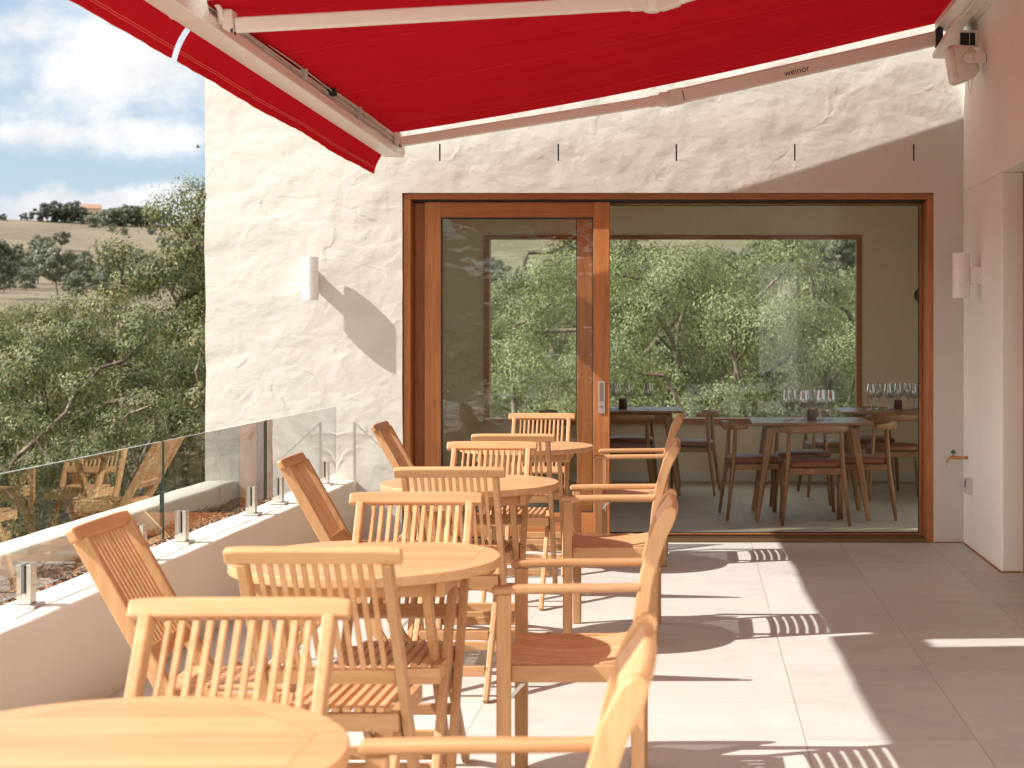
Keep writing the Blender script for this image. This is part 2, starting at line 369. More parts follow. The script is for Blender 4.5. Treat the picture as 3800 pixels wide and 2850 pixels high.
# ---------------------------------------------------------------- mesh builder
class MB:
    def __init__(s):
        s.v = []; s.f = []; s.smooth = []
    def add(s, vs, fs, smooth=False, M=None):
        o = len(s.v)
        for p in vs:
            s.v.append(tuple(M @ Vector(p)) if M is not None else tuple(p))
        for f in fs:
            s.f.append(tuple(i + o for i in f)); s.smooth.append(smooth)
        return s
    def box(s, c, d, M=None):
        x, y, z = c; a, b, h = d[0] / 2, d[1] / 2, d[2] / 2
        vs = [(x - a, y - b, z - h), (x + a, y - b, z - h), (x + a, y + b, z - h), (x - a, y + b, z - h),
              (x - a, y - b, z + h), (x + a, y - b, z + h), (x + a, y + b, z + h), (x - a, y + b, z + h)]
        fs = [(3, 2, 1, 0), (4, 5, 6, 7), (0, 1, 5, 4), (1, 2, 6, 5), (2, 3, 7, 6), (3, 0, 4, 7)]
        return s.add(vs, fs, False, M)
    def span(s, x0, x1, y0, y1, z0, z1):
        return s.box(((x0 + x1) / 2, (y0 + y1) / 2, (z0 + z1) / 2), (abs(x1 - x0), abs(y1 - y0), abs(z1 - z0)))
    def beam(s, p0, p1, w, h, up=(0, 0, 1), w1=None, h1=None):
        """bar from p0 to p1; w across, h along 'up' side"""
        p0, p1 = Vector(p0), Vector(p1)
        d = (p1 - p0).normalized(); u = Vector(up)
        sx = d.cross(u)
        if sx.length < 1e-6: sx = d.cross(Vector((1, 0, 0)))
        sx.normalize(); uy = sx.cross(d).normalized()
        w1 = w if w1 is None else w1; h1 = h if h1 is None else h1
        vs = []
        for p, ww, hh in ((p0, w, h), (p1, w1, h1)):
            for a, b in ((-1, -1), (1, -1), (1, 1), (-1, 1)):
                vs.append(p + sx * a * ww / 2 + uy * b * hh / 2)
        return s.add(vs, [(0, 1, 2, 3), (7, 6, 5, 4), (1, 0, 4, 5), (2, 1, 5, 6), (3, 2, 6, 7), (0, 3, 7, 4)])
    def tube(s, pts, radii, n=10, cap=True):
        pts = [Vector(p) for p in pts]
        if not isinstance(radii, (list, tuple)): radii = [radii] * len(pts)
        vs = []; prev = None
        for i, p in enumerate(pts):
            d = (pts[min(i + 1, len(pts) - 1)] - pts[max(i - 1, 0)]).normalized()
            if prev is None:
                a = d.cross(Vector((0, 0, 1)))
                if a.length < 1e-3: a = d.cross(Vector((1, 0, 0)))
            else:
                a = prev - d * prev.dot(d)
            a.normalize(); prev = a; b = d.cross(a)
            for k in range(n):
                t = 2 * PI * k / n
                vs.append(p + (a * math.cos(t) + b * math.sin(t)) * radii[i])
        fs = []
        for i in range(len(pts) - 1):
            for k in range(n):
                q = (k + 1) % n
                fs.append((i * n + k, i * n + q, (i + 1) * n + q, (i + 1) * n + k))
        if cap:
            fs.append(tuple(range(n - 1, -1, -1))); fs.append(tuple((len(pts) - 1) * n + k for k in range(n)))
        return s.add(vs, fs, True)
    def lathe(s, prof, c=(0, 0, 0), n=24, M=None):
        vs = []; fs = []
        for r, z in prof:
            for k in range(n):
                t = 2 * PI * k / n
                vs.append((c[0] + r * math.cos(t), c[1] + r * math.sin(t), c[2] + z))
        for i in range(len(prof) - 1):
            for k in range(n):
                q = (k + 1) % n
                fs.append((i * n + k, i * n + q, (i + 1) * n + q, (i + 1) * n + k))
        return s.add(vs, fs, True, M)
    def prism(s, poly, axis, a, b):
        """extrude 2D polygon along axis between a and b; poly coords are the remaining axes in order"""
        def mk(p, t):
            if axis == 0: return (t, p[0], p[1])
            if axis == 1: return (p[0], t, p[1])
            return (p[0], p[1], t)
        n = len(poly)
        vs = [mk(p, a) for p in poly] + [mk(p, b) for p in poly]
        fs = [tuple(range(n - 1, -1, -1)), tuple(range(n, 2 * n))]
        fs += [(i, (i + 1) % n, n + (i + 1) % n, n + i) for i in range(n)]
        return s.add(vs, fs)
    def ribbon(s, L, Rr, smooth=False):
        pass
    def build(s, name, m, parent=None, bevel=0.0, seg=2, autosmooth=True):
        me = bpy.data.meshes.new(name)
        me.from_pydata(s.v, [], s.f)
        me.polygons.foreach_set('use_smooth', s.smooth)
        me.materials.append(m); me.update()
        import bmesh
        bm = bmesh.new(); bm.from_mesh(me); bmesh.ops.recalc_face_normals(bm, faces=bm.faces); bm.to_mesh(me); bm.free()
        o = bpy.data.objects.new(name, me); COL.objects.link(o)
        if parent is not None: o.parent = parent
        if bevel:
            b = o.modifiers.new('bevel', 'BEVEL'); b.width = bevel; b.segments = seg; b.limit_method = 'ANGLE'; b.angle_limit = R(40)
            b.harden_normals = False
        return o

def tag(o, label=None, cat=None, group=None, kind=None):
    if label: o['label'] = label
    if cat: o['category'] = cat
    if group: o['group'] = group
    if kind: o['kind'] = kind
    return o
def empty(name, loc=(0, 0, 0), rz=0.0, label=None, cat=None, group=None):
    o = bpy.data.objects.new(name, None); COL.objects.link(o)
    o.location = loc; o.rotation_euler = (0, 0, rz); o.empty_display_size = 0.1
    return tag(o, label, cat, group)
def copy_tree(o, parent=None):
    c = o.copy(); COL.objects.link(c); c.parent = parent
    for ch in list(o.children): copy_tree(ch, c)
    return c
def place(src, used, loc, rz, label, group=None, scale=None):
    o = src if not used else copy_tree(src)
    o.location = loc; o.rotation_euler = (0, 0, rz); o['label'] = label
    if group: o['group'] = group
    if scale: o.scale = scale
    return o

# ---------------------------------------------------------------- camera
CZ = 1.42
cam_d = bpy.data.cameras.new('camera'); cam = bpy.data.objects.new('camera', cam_d); COL.objects.link(cam)
cam.location = (0, 0, CZ); cam.rotation_euler = (R(90), 0, 0)
cam_d.sensor_width = 36; cam_d.lens = 3300 / 2212 * 36
cam_d.shift_x = -(1500 - 1106) / 2212; cam_d.shift_y = -(829.5 - 722) / 2212
cam_d.clip_start = 0.1; cam_d.clip_end = 6000
cam_d.dof.use_dof = True; cam_d.dof.focus_distance = 8.5; cam_d.dof.aperture_fstop = 5.6
scene.camera = cam

# ---------------------------------------------------------------- light
LD = Vector((3.1, 1.0, -2.84)).normalized()
sun_d = bpy.data.lights.new('sun', 'SUN'); sun = bpy.data.objects.new('sun', sun_d); COL.objects.link(sun)
sun_d.energy = 4.35; sun_d.angle = R(0.53); sun_d.color = (1.0, 0.96, 0.90)
sun.rotation_euler = LD.to_track_quat('-Z', 'Y').to_euler()
w = bpy.data.worlds.new('World'); scene.world = w; w.use_nodes = True
nt = NT(w.node_tree)
sky = nt.add('ShaderNodeTexSky', sky_type='NISHITA'); sky.sun_disc = False
sky.sun_elevation = math.asin(-LD.z); sky.sun_rotation = math.atan2(-LD.x, -LD.y)
sky.air_density = 1.0; sky.dust_density = 1.5; sky.ozone_density = 1.0; sky.altitude = 300
tc = nt.add('ShaderNodeTexCoord').outputs['Generated']
sp = nt.add('ShaderNodeSeparateXYZ'); nt.set(sp.inputs[0], tc)
X, Y, Z = sp.outputs
yy = nt.math('MAXIMUM', Y, 0.05)
u = nt.math('DIVIDE', X, yy); v = nt.math('DIVIDE', Z, yy)
cb = nt.add('ShaderNodeCombineXYZ'); nt.set(cb.inputs[0], u); nt.set(cb.inputs[1], nt.math('MULTIPLY', v, 1.35))
cn = nt.noise(cb.outputs[0], 17, 9, 0.58, 0.0)
cn2 = nt.noise(nt.vmath('ADD', cb.outputs[0], (5, 2, 0)), 5.5, 5, 0.55)
def blob(px, py, wx, wy, soft=0.35):
    u0, v0 = (px - 1500) / 3300, (722 - py) / 3300
    a = nt.math('DIVIDE', nt.math('SUBTRACT', u, u0), wx / 3300); b = nt.math('DIVIDE', nt.math('SUBTRACT', v, v0), wy / 3300)
    r = nt.math('SQRT', nt.math('ADD', nt.math('MULTIPLY', a, a), nt.math('MULTIPLY', b, b)))
    t = nt.math('ADD', nt.math('SUBTRACT', 1.0, r), nt.math('MULTIPLY', nt.math('SUBTRACT', cn, 0.5), 3.0))
    return nt.mapr(t, -0.45, soft - 0.3)
m_ = blob(190, 470, 180, 62, 0.35)
for b_ in ((100, 292, 130, 36, 0.9), (340, 290, 170, 52, 0.9), (230, 150, 330, 140, 1.1), (60, 60, 160, 70, 1.2), (10, 470, 140, 50, 0.8), (380, 425, 60, 30, 0.6)):
    m_ = nt.math('MAXIMUM', m_, blob(*b_))
front = nt.mapr(Y, 0.1, 0.2)
# elsewhere: broken cloud cover from plain noise on the direction
gen = nt.noise(nt.vmath('MULTIPLY', tc, (1, 1, 2.2)), 2.6, 7, 0.58, 0.3)
gm = nt.mapr(gen, 0.38, 0.52)
gm = nt.math('MULTIPLY', gm, nt.math('SUBTRACT', 1.0, nt.math('MULTIPLY', front, nt.math('MULTIPLY', nt.mapr(v, 0.3, 0.45, 1, 0), 1.0))))
m_ = nt.math('MAXIMUM', nt.math('MULTIPLY', m_, front), gm)
side = nt.math('MULTIPLY', nt.mapr(u, -0.8, -0.55), nt.mapr(v, 0.45, 0.8, 1, 0)); side = nt.math('MULTIPLY', side, front)
skyc = nt.mix(0.45, sky.outputs[0], (5.3, 6.9, 8.6))
cloudc = nt.mix(nt.mapr(nt.math('ADD', nt.math('MULTIPLY', cn2, 0.6), nt.math('MULTIPLY', cn, 0.4)), 0.36, 0.62), (6.1, 6.3, 6.7), (8.8, 8.75, 8.7))
cloudc = nt.mix(side, (15.0, 14.8, 13.8), cloudc)  # clouds out of view made brighter to add fill light on the walls
wc = nt.mix(nt.math('MULTIPLY', m_, 0.95), skyc, cloudc)
# added unseen glow low on the sun's side, to brighten the side wall
low = nt.math('MULTIPLY', nt.mapr(X, -0.95, -0.45, 1, 0), nt.math('MULTIPLY', nt.mapr(Z, 0.25, 0.7, 1, 0), nt.mapr(Y, 0.55, 0.8, 1, 0)))
wc = nt.mix(nt.math('MULTIPLY', low, 0.9), wc, (27.0, 26.3, 24.5))
bg = nt.add('ShaderNodeBackground'); nt.set(bg.inputs[0], wc); bg.inputs[1].default_value = 0.072
nt.l.new(bg.outputs[0], nt.add('ShaderNodeOutputWorld').inputs[0])
scene.view_settings.view_transform = 'Standard'; scene.view_settings.look = 'None'
scene.view_settings.exposure = 0.80; scene.view_settings.gamma = 1.0
scene.cycles.use_denoising = True
scene.cycles.max_bounces = 10; scene.cycles.transparent_max_bounces = 24
scene.cycles.diffuse_bounces = 5; scene.cycles.glossy_bounces = 4
scene.cycles.sample_clamp_indirect = 8.0
scene.cycles.caustics_reflective = False; scene.cycles.caustics_refractive = False

# ---------------------------------------------------------------- terrain
_prof = [(0, -4.5), (15, -5), (30, -8), (55, -11), (95, -11.5), (150, -6), (300, 8), (430, 14), (550, 21), (660, 38), (760, 55), (830, 62), (950, 64), (1300, 55), (2500, 60), (5000, 60)]
_pr = [a for a, b in _prof]; _ph = [b for a, b in _prof]
def ground_z(x, y):
    r = np.hypot(x, y)
    az = np.arctan2(x, y)
    base = np.interp(r, _pr, _ph)
    hill = np.clip((r - 200) / 600, 0, 1)
    base = base + hill * (3.5 * np.sin(az * 9 + 1.1) + 2.0 * np.sin(az * 23 + 0.6) + 12 * np.exp(-((az - 0.15) / 0.25) ** 2)) - hill * 5.0 * np.exp(-((az + 0.48) / 0.05) ** 2)
    return base + 0.5 * np.sin(x * 0.05 + 1) * np.cos(y * 0.045) * np.clip((r - 20) / 40, 0, 1)
def ground_sheet():
    nr, na = 150, 240
    rr = np.concatenate([np.linspace(0.5, 20, 12), 20 * (250 ** (np.arange(1, nr + 1) / nr))])
    aa = np.linspace(0, 2 * PI, na, endpoint=False)
    Rr, A = np.meshgrid(rr, aa, indexing='ij')
    x = Rr * np.sin(A); y = Rr * np.cos(A); z = ground_z(x, y)
    vs = np.stack([x.ravel(), y.ravel(), z.ravel()], 1)
    n = len(rr); fs = []
    for i in range(n - 1):
        for k in range(na):
            q = (k + 1) % na
            fs.append((i * na + k, (i + 1) * na + k, (i + 1) * na + q, i * na + q))
    fs.append(tuple(range(na)))
    me = bpy.data.meshes.new('ground'); me.from_pydata(vs.tolist(), [], fs)
    me.polygons.foreach_set('use_smooth', [True] * len(fs)); me.materials.append(dry_ground)
    o = bpy.data.objects.new('ground', me); COL.objects.link(o)
    tag(o, 'dry grassy valley and tan hillside beyond the terrace', None, None, 'structure')
ground_sheet()

# ---------------------------------------------------------------- terrace floor
t = MB(); t.span(-2.30, 1.95, -14, 10.40, -0.25, 0.0)
tag(t.build('terrace_floor', terrace_tile), 'pale limestone tiled terrace floor', None, None, 'structure')

# ---------------------------------------------------------------- building
bld = empty('restaurant_building', (0, 10.4, 0), 0, 'white hand-rendered building with cedar sliding doors opening onto the terrace', 'building')
def P3(mb, name, m, parent=bld, bevel=0.0, seg=2):
    # parts given in world coordinates; shift into the parent's frame (parents are unrotated)
    off = Vector((0, 0, 0)); q = parent
    while q is not None: off += q.location; q = q.parent
    mb.v = [(a - off.x, b - off.y, c - off.z) for a, b, c in mb.v]
    return mb.build(name, m, parent, bevel, seg)

XL, XR, WY = -3.33, 1.83, 10.40
DX0, DX1, DH = -1.985, 1.63, 2.383
def grid_wall(slits):
    """front wall: outline with opening, thick, gently irregular arris"""
    mb = MB()
    def jl(x0, z0, z1, amp, sd):
        n_ = int((z1 - z0) / 0.05)
        return [(x0 + amp * (mnoise.noise((sd, (z0 + (z1 - z0) * i / n_) * 2.2, 0)) + 0.5 * mnoise.noise((sd, (z0 + (z1 - z0) * i / n_) * 6.5, 4))), z0 + (z1 - z0) * i / n_) for i in range(n_ + 1)]
    full = jl(XL, -0.3, 4.1, 0.011, 3.0); cut = [p for p in full if p[1] < DH - 0.02]
    mb.prism([(DX0, -0.3)] + [(a - 0.004, b) for a, b in jl(DX0, 0.0, DH, 0.006, 9.0)] + [(XL + 0.01, DH)] + cut[::-1], 1, WY, WY + 0.30)
    mb.span(DX1, XR + 0.15, WY, WY + 0.30, -0.3, DH)
    # lintel with weep slots left open
    zs0, zs1 = 2.600, 2.716
    mb.span(XL, XR + 0.15, WY, WY + 0.30, DH, zs0)
    mb.prism([(XR + 0.15, zs1), (XR + 0.15, 4.1), (XL, 4.1)] + [(XL + 0.011 * mnoise.noise((3.0, z_ * 2.2, 0)) + 0.005 * mnoise.noise((3.0, z_ * 6.5, 4)), z_) for z_ in np.linspace(4.0, zs1, 26).tolist()], 1, WY, WY + 0.30)
    xs = [XL] + [v for s in slits for v in (s - 0.0055, s + 0.0055)] + [XR + 0.15]
    for i in range(0, len(xs), 2):
        mb.span(xs[i], xs[i + 1], WY, WY + 0.30, zs0, zs1)
    return mb
slits = [(p - 1500) / 317.3 for p in (950, 1206, 1461, 1717, 1974)]
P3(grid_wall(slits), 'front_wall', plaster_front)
for s_ in slits:
    wp = MB(); wp.span(s_ - 0.0052, s_ + 0.0052, WY + 0.012, WY + 0.02, 2.602, 2.714); P3(wp, 'weep_vent', black)
# side wall with recessed doorway
sw = MB()
sw.span(XR, 2.15, 9.10, WY - 0.002, 0.0, 2.388)
sw.span(XR, 2.15, -14.0, WY - 0.002, 2.388, 4.1)
sw.span(XR, 2.15, -14.0, 6.2, 0.0, 2.388)
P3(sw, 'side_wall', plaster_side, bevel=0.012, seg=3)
jt = MB(); jt.span(XR - 0.008, XR + 0.002, 9.105, WY - 0.004, 0.001, 0.008); jt.span(DX1 + 0.005, XR - 0.009, WY - 0.010, WY + 0.002, 0.001, 0.007)
jt.span(XR + 0.002, 1.945, 9.09, 9.102, 0.001, 0.008)
P3(jt, 'floor_joint', sealant)
sdf = MB(); sdf.span(1.955, 2.07, 9.02, 9.098, 0, 2.386); sdf.span(1.955, 2.07, 6.2, 9.018, 2.30, 2.386)
P3(sdf, 'side_door_frame', cedar[2], bevel=0.003)
sdg = MB(); sdg.span(2.0, 2.012, 6.22, 9.015, 0.02, 2.298)
P3(sdg, 'side_door_pane', glass_door)
inn = MB(); inn.span(2.6, 2.65, 5.5, 10.3, 0, 2.9); inn.span(2.16, 2.6, 5.5, 10.3, -0.05, -0.002)
P3(inn, 'corridor_wall', room_paint)
# room beyond the doors
RX0, RX1, RY0, RY1 = -3.12, 2.60, WY + 0.30, 14.74
fl = MB(); fl.span(RX0, RX1, WY + 0.002, RY1, -0.25, -0.004)
P3(fl, 'room_floor', tiles('room_tiles', (0.44, 0.385, 0.30), (0.50, 0.44, 0.35)))
WX0, WX1, WZ0, WZ1 = -2.03, 1.617, 0.555, 2.376
bw = MB()
bw.span(RX0, WX0, RY1, RY1 + 0.28, -0.3, 3.0); bw.span(WX1, RX1, RY1, RY1 + 0.28, -0.3, 3.0)
bw.span(WX0, WX1, RY1, RY1 + 0.28, -0.3, WZ0); bw.span(WX0, WX1, RY1, RY1 + 0.28, WZ1, 3.0)
P3(bw, 'room_back_wall', room_paint)
sk = MB(); sk.span(RX0, RX1, RY1 - 0.014, RY1 - 0.001, 0.0, 0.09)
P3(sk, 'skirting_board', ceiling_paint, bevel=0.003)
lw = MB(); lw.span(XL, RX0, RY0, RY1 + 0.28, -0.3, 4.1)
P3(lw, 'room_left_wall', room_paint)
rw = MB(); rw.span(RX1, RX1 + 0.2, 12.6, RY1 + 0.28, -0.3, 4.1); rw.span(RX1, RX1 + 0.2, RY0, 12.6, 2.85, 4.1); rw.span(RX1, RX1 + 0.2, RY0, 12.6, -0.3, 0.02)  # opening near the front is added, unseen, to brighten the room
P3(rw, 'room_right_wall', room_paint)
ce = MB(); ce.span(RX0, RX1, RY0, RY1 + 0.28, 3.0, 3.25)
P3(ce, 'room_ceiling', ceiling_paint)
fd = MB(); fd.span(XL, 2.8, WY + 0.02, RY1 + 0.3, -9, -0.31)
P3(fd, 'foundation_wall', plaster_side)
# picture window
wf = MB(); f_ = 0.055
wf.span(WX0, WX1, RY1 - 0.02, RY1 + 0.10, WZ1 - f_ * 0.7, WZ1); wf.span(WX0, WX1, RY1 - 0.05, RY1 + 0.10, WZ0, WZ0 + f_)
wf.span(WX0, WX0 + f_, RY1 - 0.02, RY1 + 0.10, WZ0 + f_, WZ1 - f_ * 0.7); wf.span(WX1 - f_, WX1, RY1 - 0.02, RY1 + 0.10, WZ0 + f_, WZ1 - f_ * 0.7)
win = P3(wf, 'picture_window', cedar[0], bevel=0.003)
wg = MB(); wg.span(WX0 + f_, WX1 - f_, RY1 + 0.045, RY1 + 0.049, WZ0 + f_, WZ1 - f_ * 0.7)
g = wg.build('pane', glass_window, None); g.parent = win; g.location = (0, -WY, 0)
# door frame
df = MB(); df.span(DX0, DX0 + 0.048, WY + 0.022, WY + 0.26, 0, DH - 0.042); P3(df, 'door_jamb', cedar[2], bevel=0.002)
df = MB(); df.span(DX1 - 0.044, DX1, WY + 0.022, WY + 0.26, 0, DH - 0.042); P3(df, 'door_jamb', cedar[2], bevel=0.002)
df = MB(); df.span(DX0, DX1, WY + 0.02, WY + 0.26, DH - 0.041, DH - 0.002)
P3(df, 'door_head', cedar[0], bevel=0.002)
tr = MB(); tr.span(DX0 + 0.05, DX1 - 0.046, WY + 0.05, WY + 0.26, 0.0, 0.012)
for yk in (0.085, 0.155, 0.225): tr.span(DX0 + 0.05, DX1 - 0.046, WY + yk, WY + yk + 0.008, 0.012, 0.024)
tr.span(DX0 + 0.05, DX1 - 0.046, WY + 0.05, WY + 0.058, 0.012, 0.022)
P3(tr, 'threshold_track', bronze)
hd = MB(); hd.span(DX0 + 0.05, DX1 - 0.046, WY + 0.075, WY + 0.25, DH - 0.052, DH - 0.042)
P3(hd, 'head_track', black)
def door_panel(name, x0, x1, y0, th, st, top, bot, glassm, label, z0=0.03, z1=DH - 0.056, woodv=cedar):
    o = bpy.data.objects.new(name, None); COL.objects.link(o); o.parent = bld; o['label'] = label
    def pc(nm, m_, *sp_):
        r = MB(); r.span(*sp_); r.v = [(a, b - WY, c) for a, b, c in r.v]; r.build(nm, m_, o, 0.003)
    pc('stile', woodv[2], x0, x0 + st, y0, y0 + th, z0, z1); pc('stile', woodv[2], x1 - st, x1, y0, y0 + th, z0, z1)
    pc('rail', woodv[0], x0 + st, x1 - st, y0 + 0.001, y0 + th - 0.001, z1 - top, z1); pc('rail', woodv[0], x0 + st, x1 - st, y0 + 0.001, y0 + th - 0.001, z0, z0 + bot)
    gl = MB(); gl.span(x0 + st, x1 - st, y0 + th / 2 - 0.004, y0 + th / 2 + 0.004, z0 + bot, z1 - top)
    # single sheet of glazing: front face only, so reflections do not double
    gl = MB(); gl.add([(x0 + st, y0 + th / 2, z0 + bot), (x1 - st, y0 + th / 2, z0 + bot), (x1 - st, y0 + th / 2, z1 - top), (x0 + st, y0 + th / 2, z1 - top)], [(0, 1, 2, 3)])
    gl.v = [(a, b - WY, c) for a, b, c in gl.v]; gl.build('pane', glassm, o)
    bd = MB(); q = 0.006
    for (a0, a1, c0, c1) in ((x0 + st, x0 + st + q, z0 + bot, z1 - top), (x1 - st - q, x1 - st, z0 + bot, z1 - top)):
        bd.span(a0, a1, y0 + 0.006, y0 + th - 0.006, c0, c1)
    bd.span(x0 + st + q, x1 - st - q, y0 + 0.006, y0 + th - 0.006, z1 - top - q, z1 - top); bd.span(x0 + st + q, x1 - st - q, y0 + 0.006, y0 + th - 0.006, z0 + bot, z0 + bot + q)
    bd.v = [(a, b - WY, c) for a, b, c in bd.v]; bd.build('glazing_bead', black, o)
    return o
d1 = door_panel('sliding_door', -1.852, -0.582, WY + 0.085, 0.045, 0.112, 0.105, 0.165, glass_door, 'front cedar sliding door leaf with metal flush handle')
d2 = door_panel('sliding_door', -1.934, -0.700, WY + 0.150, 0.045, 0.112, 0.105, 0.165, glass_door, 'rear cedar sliding door leaf stacked behind the front one')
d3 = door_panel('fixed_glass_panel', -0.66, 1.583, WY + 0.215, 0.03, 0.020, 0.010, 0.012, glass_fixed, 'large slim-framed glass panel closing the right of the doorway', z0=0.026, z1=DH - 0.053)
hn = MB(); hn.span(-0.662, -0.612, WY + 0.078, WY + 0.0855, 0.875, 1.100)
h_ = hn; h_.v = [(a, b - WY, c) for a, b, c in h_.v]; h_.build('handle', nickel, d1, 0.002)
hn = MB(); hn.span(-0.650, -0.624, WY + 0.0765, WY + 0.079, 0.96, 1.085); hn.lathe([(0.0, 0), (0.009, 0), (0.009, 0.004), (0, 0.004)], (0, 0, 0), 16, Matrix.Translation((-0.637, WY + 0.078, 0.925)) @ Matrix.Rotation(R(90), 4, 'X'))
hn.v = [(a, b - WY, c) for a, b, c in hn.v]; hn.build('latch', simple('dark_nickel', (0.25, 0.2, 0.17), 0.4, 0.8), d1, 0.001)

# ---------------------------------------------------------------- parapets, planter
def wavy_wall(name, x0, x1, y0, y1, z0, z1, m, label, seed, amp=0.005):
    n = 400; mb = MB()
    sec = [(x0, z0), (x0, z1 - 0.018), (x0 + 0.006, z1 - 0.005), (x0 + 0.02, z1), ((x0 + x1) / 2, z1 + 0.001), (x1 - 0.02, z1), (x1 - 0.006, z1 - 0.005), (x1, z1 - 0.018), (x1, z0)]
    vs = []
    for i in range(n + 1):
        y = y0 + (y1 - y0) * i / n
        for k, (x, z) in enumerate(sec):
            a = mnoise.noise((seed + k * 0.35, y * 2.3, 0)) + 0.5 * mnoise.noise((seed + k * 0.5, y * 7, 3))
            b = mnoise.noise((seed + 20, y * 1.9, k * 0.2)) + 0.5 * mnoise.noise((seed + 27, y * 6, k * 0.3))
            vs.append((x + (a * amp if 0 < k < 8 else 0), y, z + (b * amp * 0.8 if 0 < k < 8 else 0)))
    c = len(sec); fs = []
    for i in range(n):
        for k in range(c - 1):
            fs.append((i * c + k, (i + 1) * c + k, (i + 1) * c + k + 1, i * c + k + 1))
        fs.append((i * c + c - 1, (i + 1) * c + c - 1, (i + 1) * c, i * c))
    mb.add(vs, fs, True); mb.add([vs[k] for k in range(c)], [tuple(range(c))]); mb.add([vs[n * c + k] for k in range(c)], [tuple(range(c))])
    return tag(mb.build(name, m), label, 'wall')
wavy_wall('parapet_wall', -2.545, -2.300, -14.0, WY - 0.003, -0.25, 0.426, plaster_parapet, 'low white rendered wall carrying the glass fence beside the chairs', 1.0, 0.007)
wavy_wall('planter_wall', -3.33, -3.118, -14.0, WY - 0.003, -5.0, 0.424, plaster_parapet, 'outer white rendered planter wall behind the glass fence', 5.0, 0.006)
so = MB(); so.span(-3.116, -2.547, -14, WY - 0.004, 0.05, 0.262)
tag(so.build('planter_soil', soil), 'brown soil bed between the two low walls', None, None, 'structure')
def chips():
    n = 15000
    y = rng.uniform(4.0, WY - 0.03, n) ; x = rng.uniform(-3.10, -2.56, n)
    z = 0.268 + 0.022 * (np.sin(y * 5.1 + x * 9) * 0.5 + 0.5) + rng.uniform(0, 0.018, n)
    # banked up against the inner coping
    z += 0.05 * np.clip((x + 2.68) / 0.12, 0, 1) + 0.02 * np.clip((-x - 3.0) / 0.1, 0, 1)
    L = rng.uniform(0.012, 0.05, n); W = rng.uniform(0.004, 0.012, n)
    a = rng.uniform(0, 2 * PI, n); tl = rng.normal(0, 0.35, n)
    d = np.stack([np.cos(a) * np.cos(tl), np.sin(a) * np.cos(tl), np.sin(tl)], 1) * L[:, None] / 2
    p = np.stack([-np.sin(a), np.cos(a), rng.normal(0, 0.4, n)], 1) * W[:, None] / 2
    c = np.stack([x, y, z], 1)
    vs = np.stack([c - d - p, c + d - p, c + d + p, c - d + p], 1).reshape(-1, 3)
    me = bpy.data.meshes.new('bark_mulch'); me.from_pydata(vs.tolist(), [], np.arange(4 * n).reshape(-1, 4).tolist())
    me.materials.append(mulch_m); o = bpy.data.objects.new('bark_mulch', me); COL.objects.link(o)
    tag(o, 'brown bark chips and dry leaves filling the planter bed', 'mulch', None, 'stuff')
chips()

# ---------------------------------------------------------------- glass fence
def spigot_parts(y, root):
    s = MB(); X0 = -2.435; w_ = 0.026
    s.span(X0 - w_, X0 - 0.0085, y - w_, y + w_, 0.012, 0.155)
    s.span(X0 + 0.0085, X0 + w_, y - w_, y + w_, 0.012, 0.155)
    s.span(X0 - 0.0085, X0 + 0.0085, y - w_, y + w_, 0.012, 0.052)
    s.box((X0, y, 0.006), (0.10, 0.10, 0.010))
    for sz in (0.075, 0.125):
        s.lathe([(0.0, 0.003), (0.006, 0.003), (0.006, -0.001)], (0, 0, 0), 12, Matrix.Translation((X0 + w_, y, sz)) @ Matrix.Rotation(R(90), 4, 'Y'))
    o = s.build('spigot', steel, root, 0.002); o.location = (2.435, -root.location.y, 0)
    k = MB(); k.span(X0 - 0.0083, X0 - 0.0057, y - w_ - 0.0006, y + w_ + 0.0006, 0.0525, 0.152); k.span(X0 + 0.0057, X0 + 0.0083, y - w_ - 0.0006, y + w_ + 0.0006, 0.0525, 0.152)
    k.span(X0 - 0.0083, X0 + 0.0083, y - w_ - 0.0012, y - w_ - 0.0004, 0.0525, 0.152); k.build('rubber_gasket', black, o)
    return o
for i, (y0, y1, sp_, lb) in enumerate(((5.315, 6.975, (5.57, 6.70), 'glass fence panel at the left edge of the picture'),
                                   (7.0, 8.66, (7.26, 8.40), 'middle clear glass fence panel between two dark joints'),
                                   (8.685, 10.362, (8.95, 10.07), 'last clear glass fence panel ending beside the white wall'))):
    rt = empty('glass_fence_panel', (-2.435, y0, 0.428), 0, lb, 'glass panel', 'glass fence panels')
    L = y1 - y0; z0, z1 = 0.052, 0.503
    g = MB(); g.span(-0.005, 0.005, 0.003, L - 0.003, z0 + 0.002, z1 - 0.002); 
    # two faces only (left and right), the rim is separate
    g = MB(); g.add([(0.0055, 0.003, z0), (0.0055, L - 0.003, z0), (0.0055, L - 0.003, z1), (0.0055, 0.003, z1)], [(0, 1, 2, 3)])
    g.build('pane', glass_rail, rt)
    e = MB(); q = 0.0018
    e.span(-0.0055, 0.005, 0, 0.003, z0, z1); e.span(-0.0055, 0.005, L - 0.003, L, z0, z1)
    e.span(-0.0055, 0.005, 0.003, L - 0.003, z0, z0 + q)
    e.build('dark_edge', glass_edge, rt)
    e = MB(); e.span(-0.0055, 0.005, 0.003, L - 0.003, z1 - q, z1)
    e.build('top_edge', simple('pale_glass_edge', (0.55, 0.64, 0.62), 0.15, spec=0.8), rt)
    for ys in sp_: spigot_parts(ys, rt)

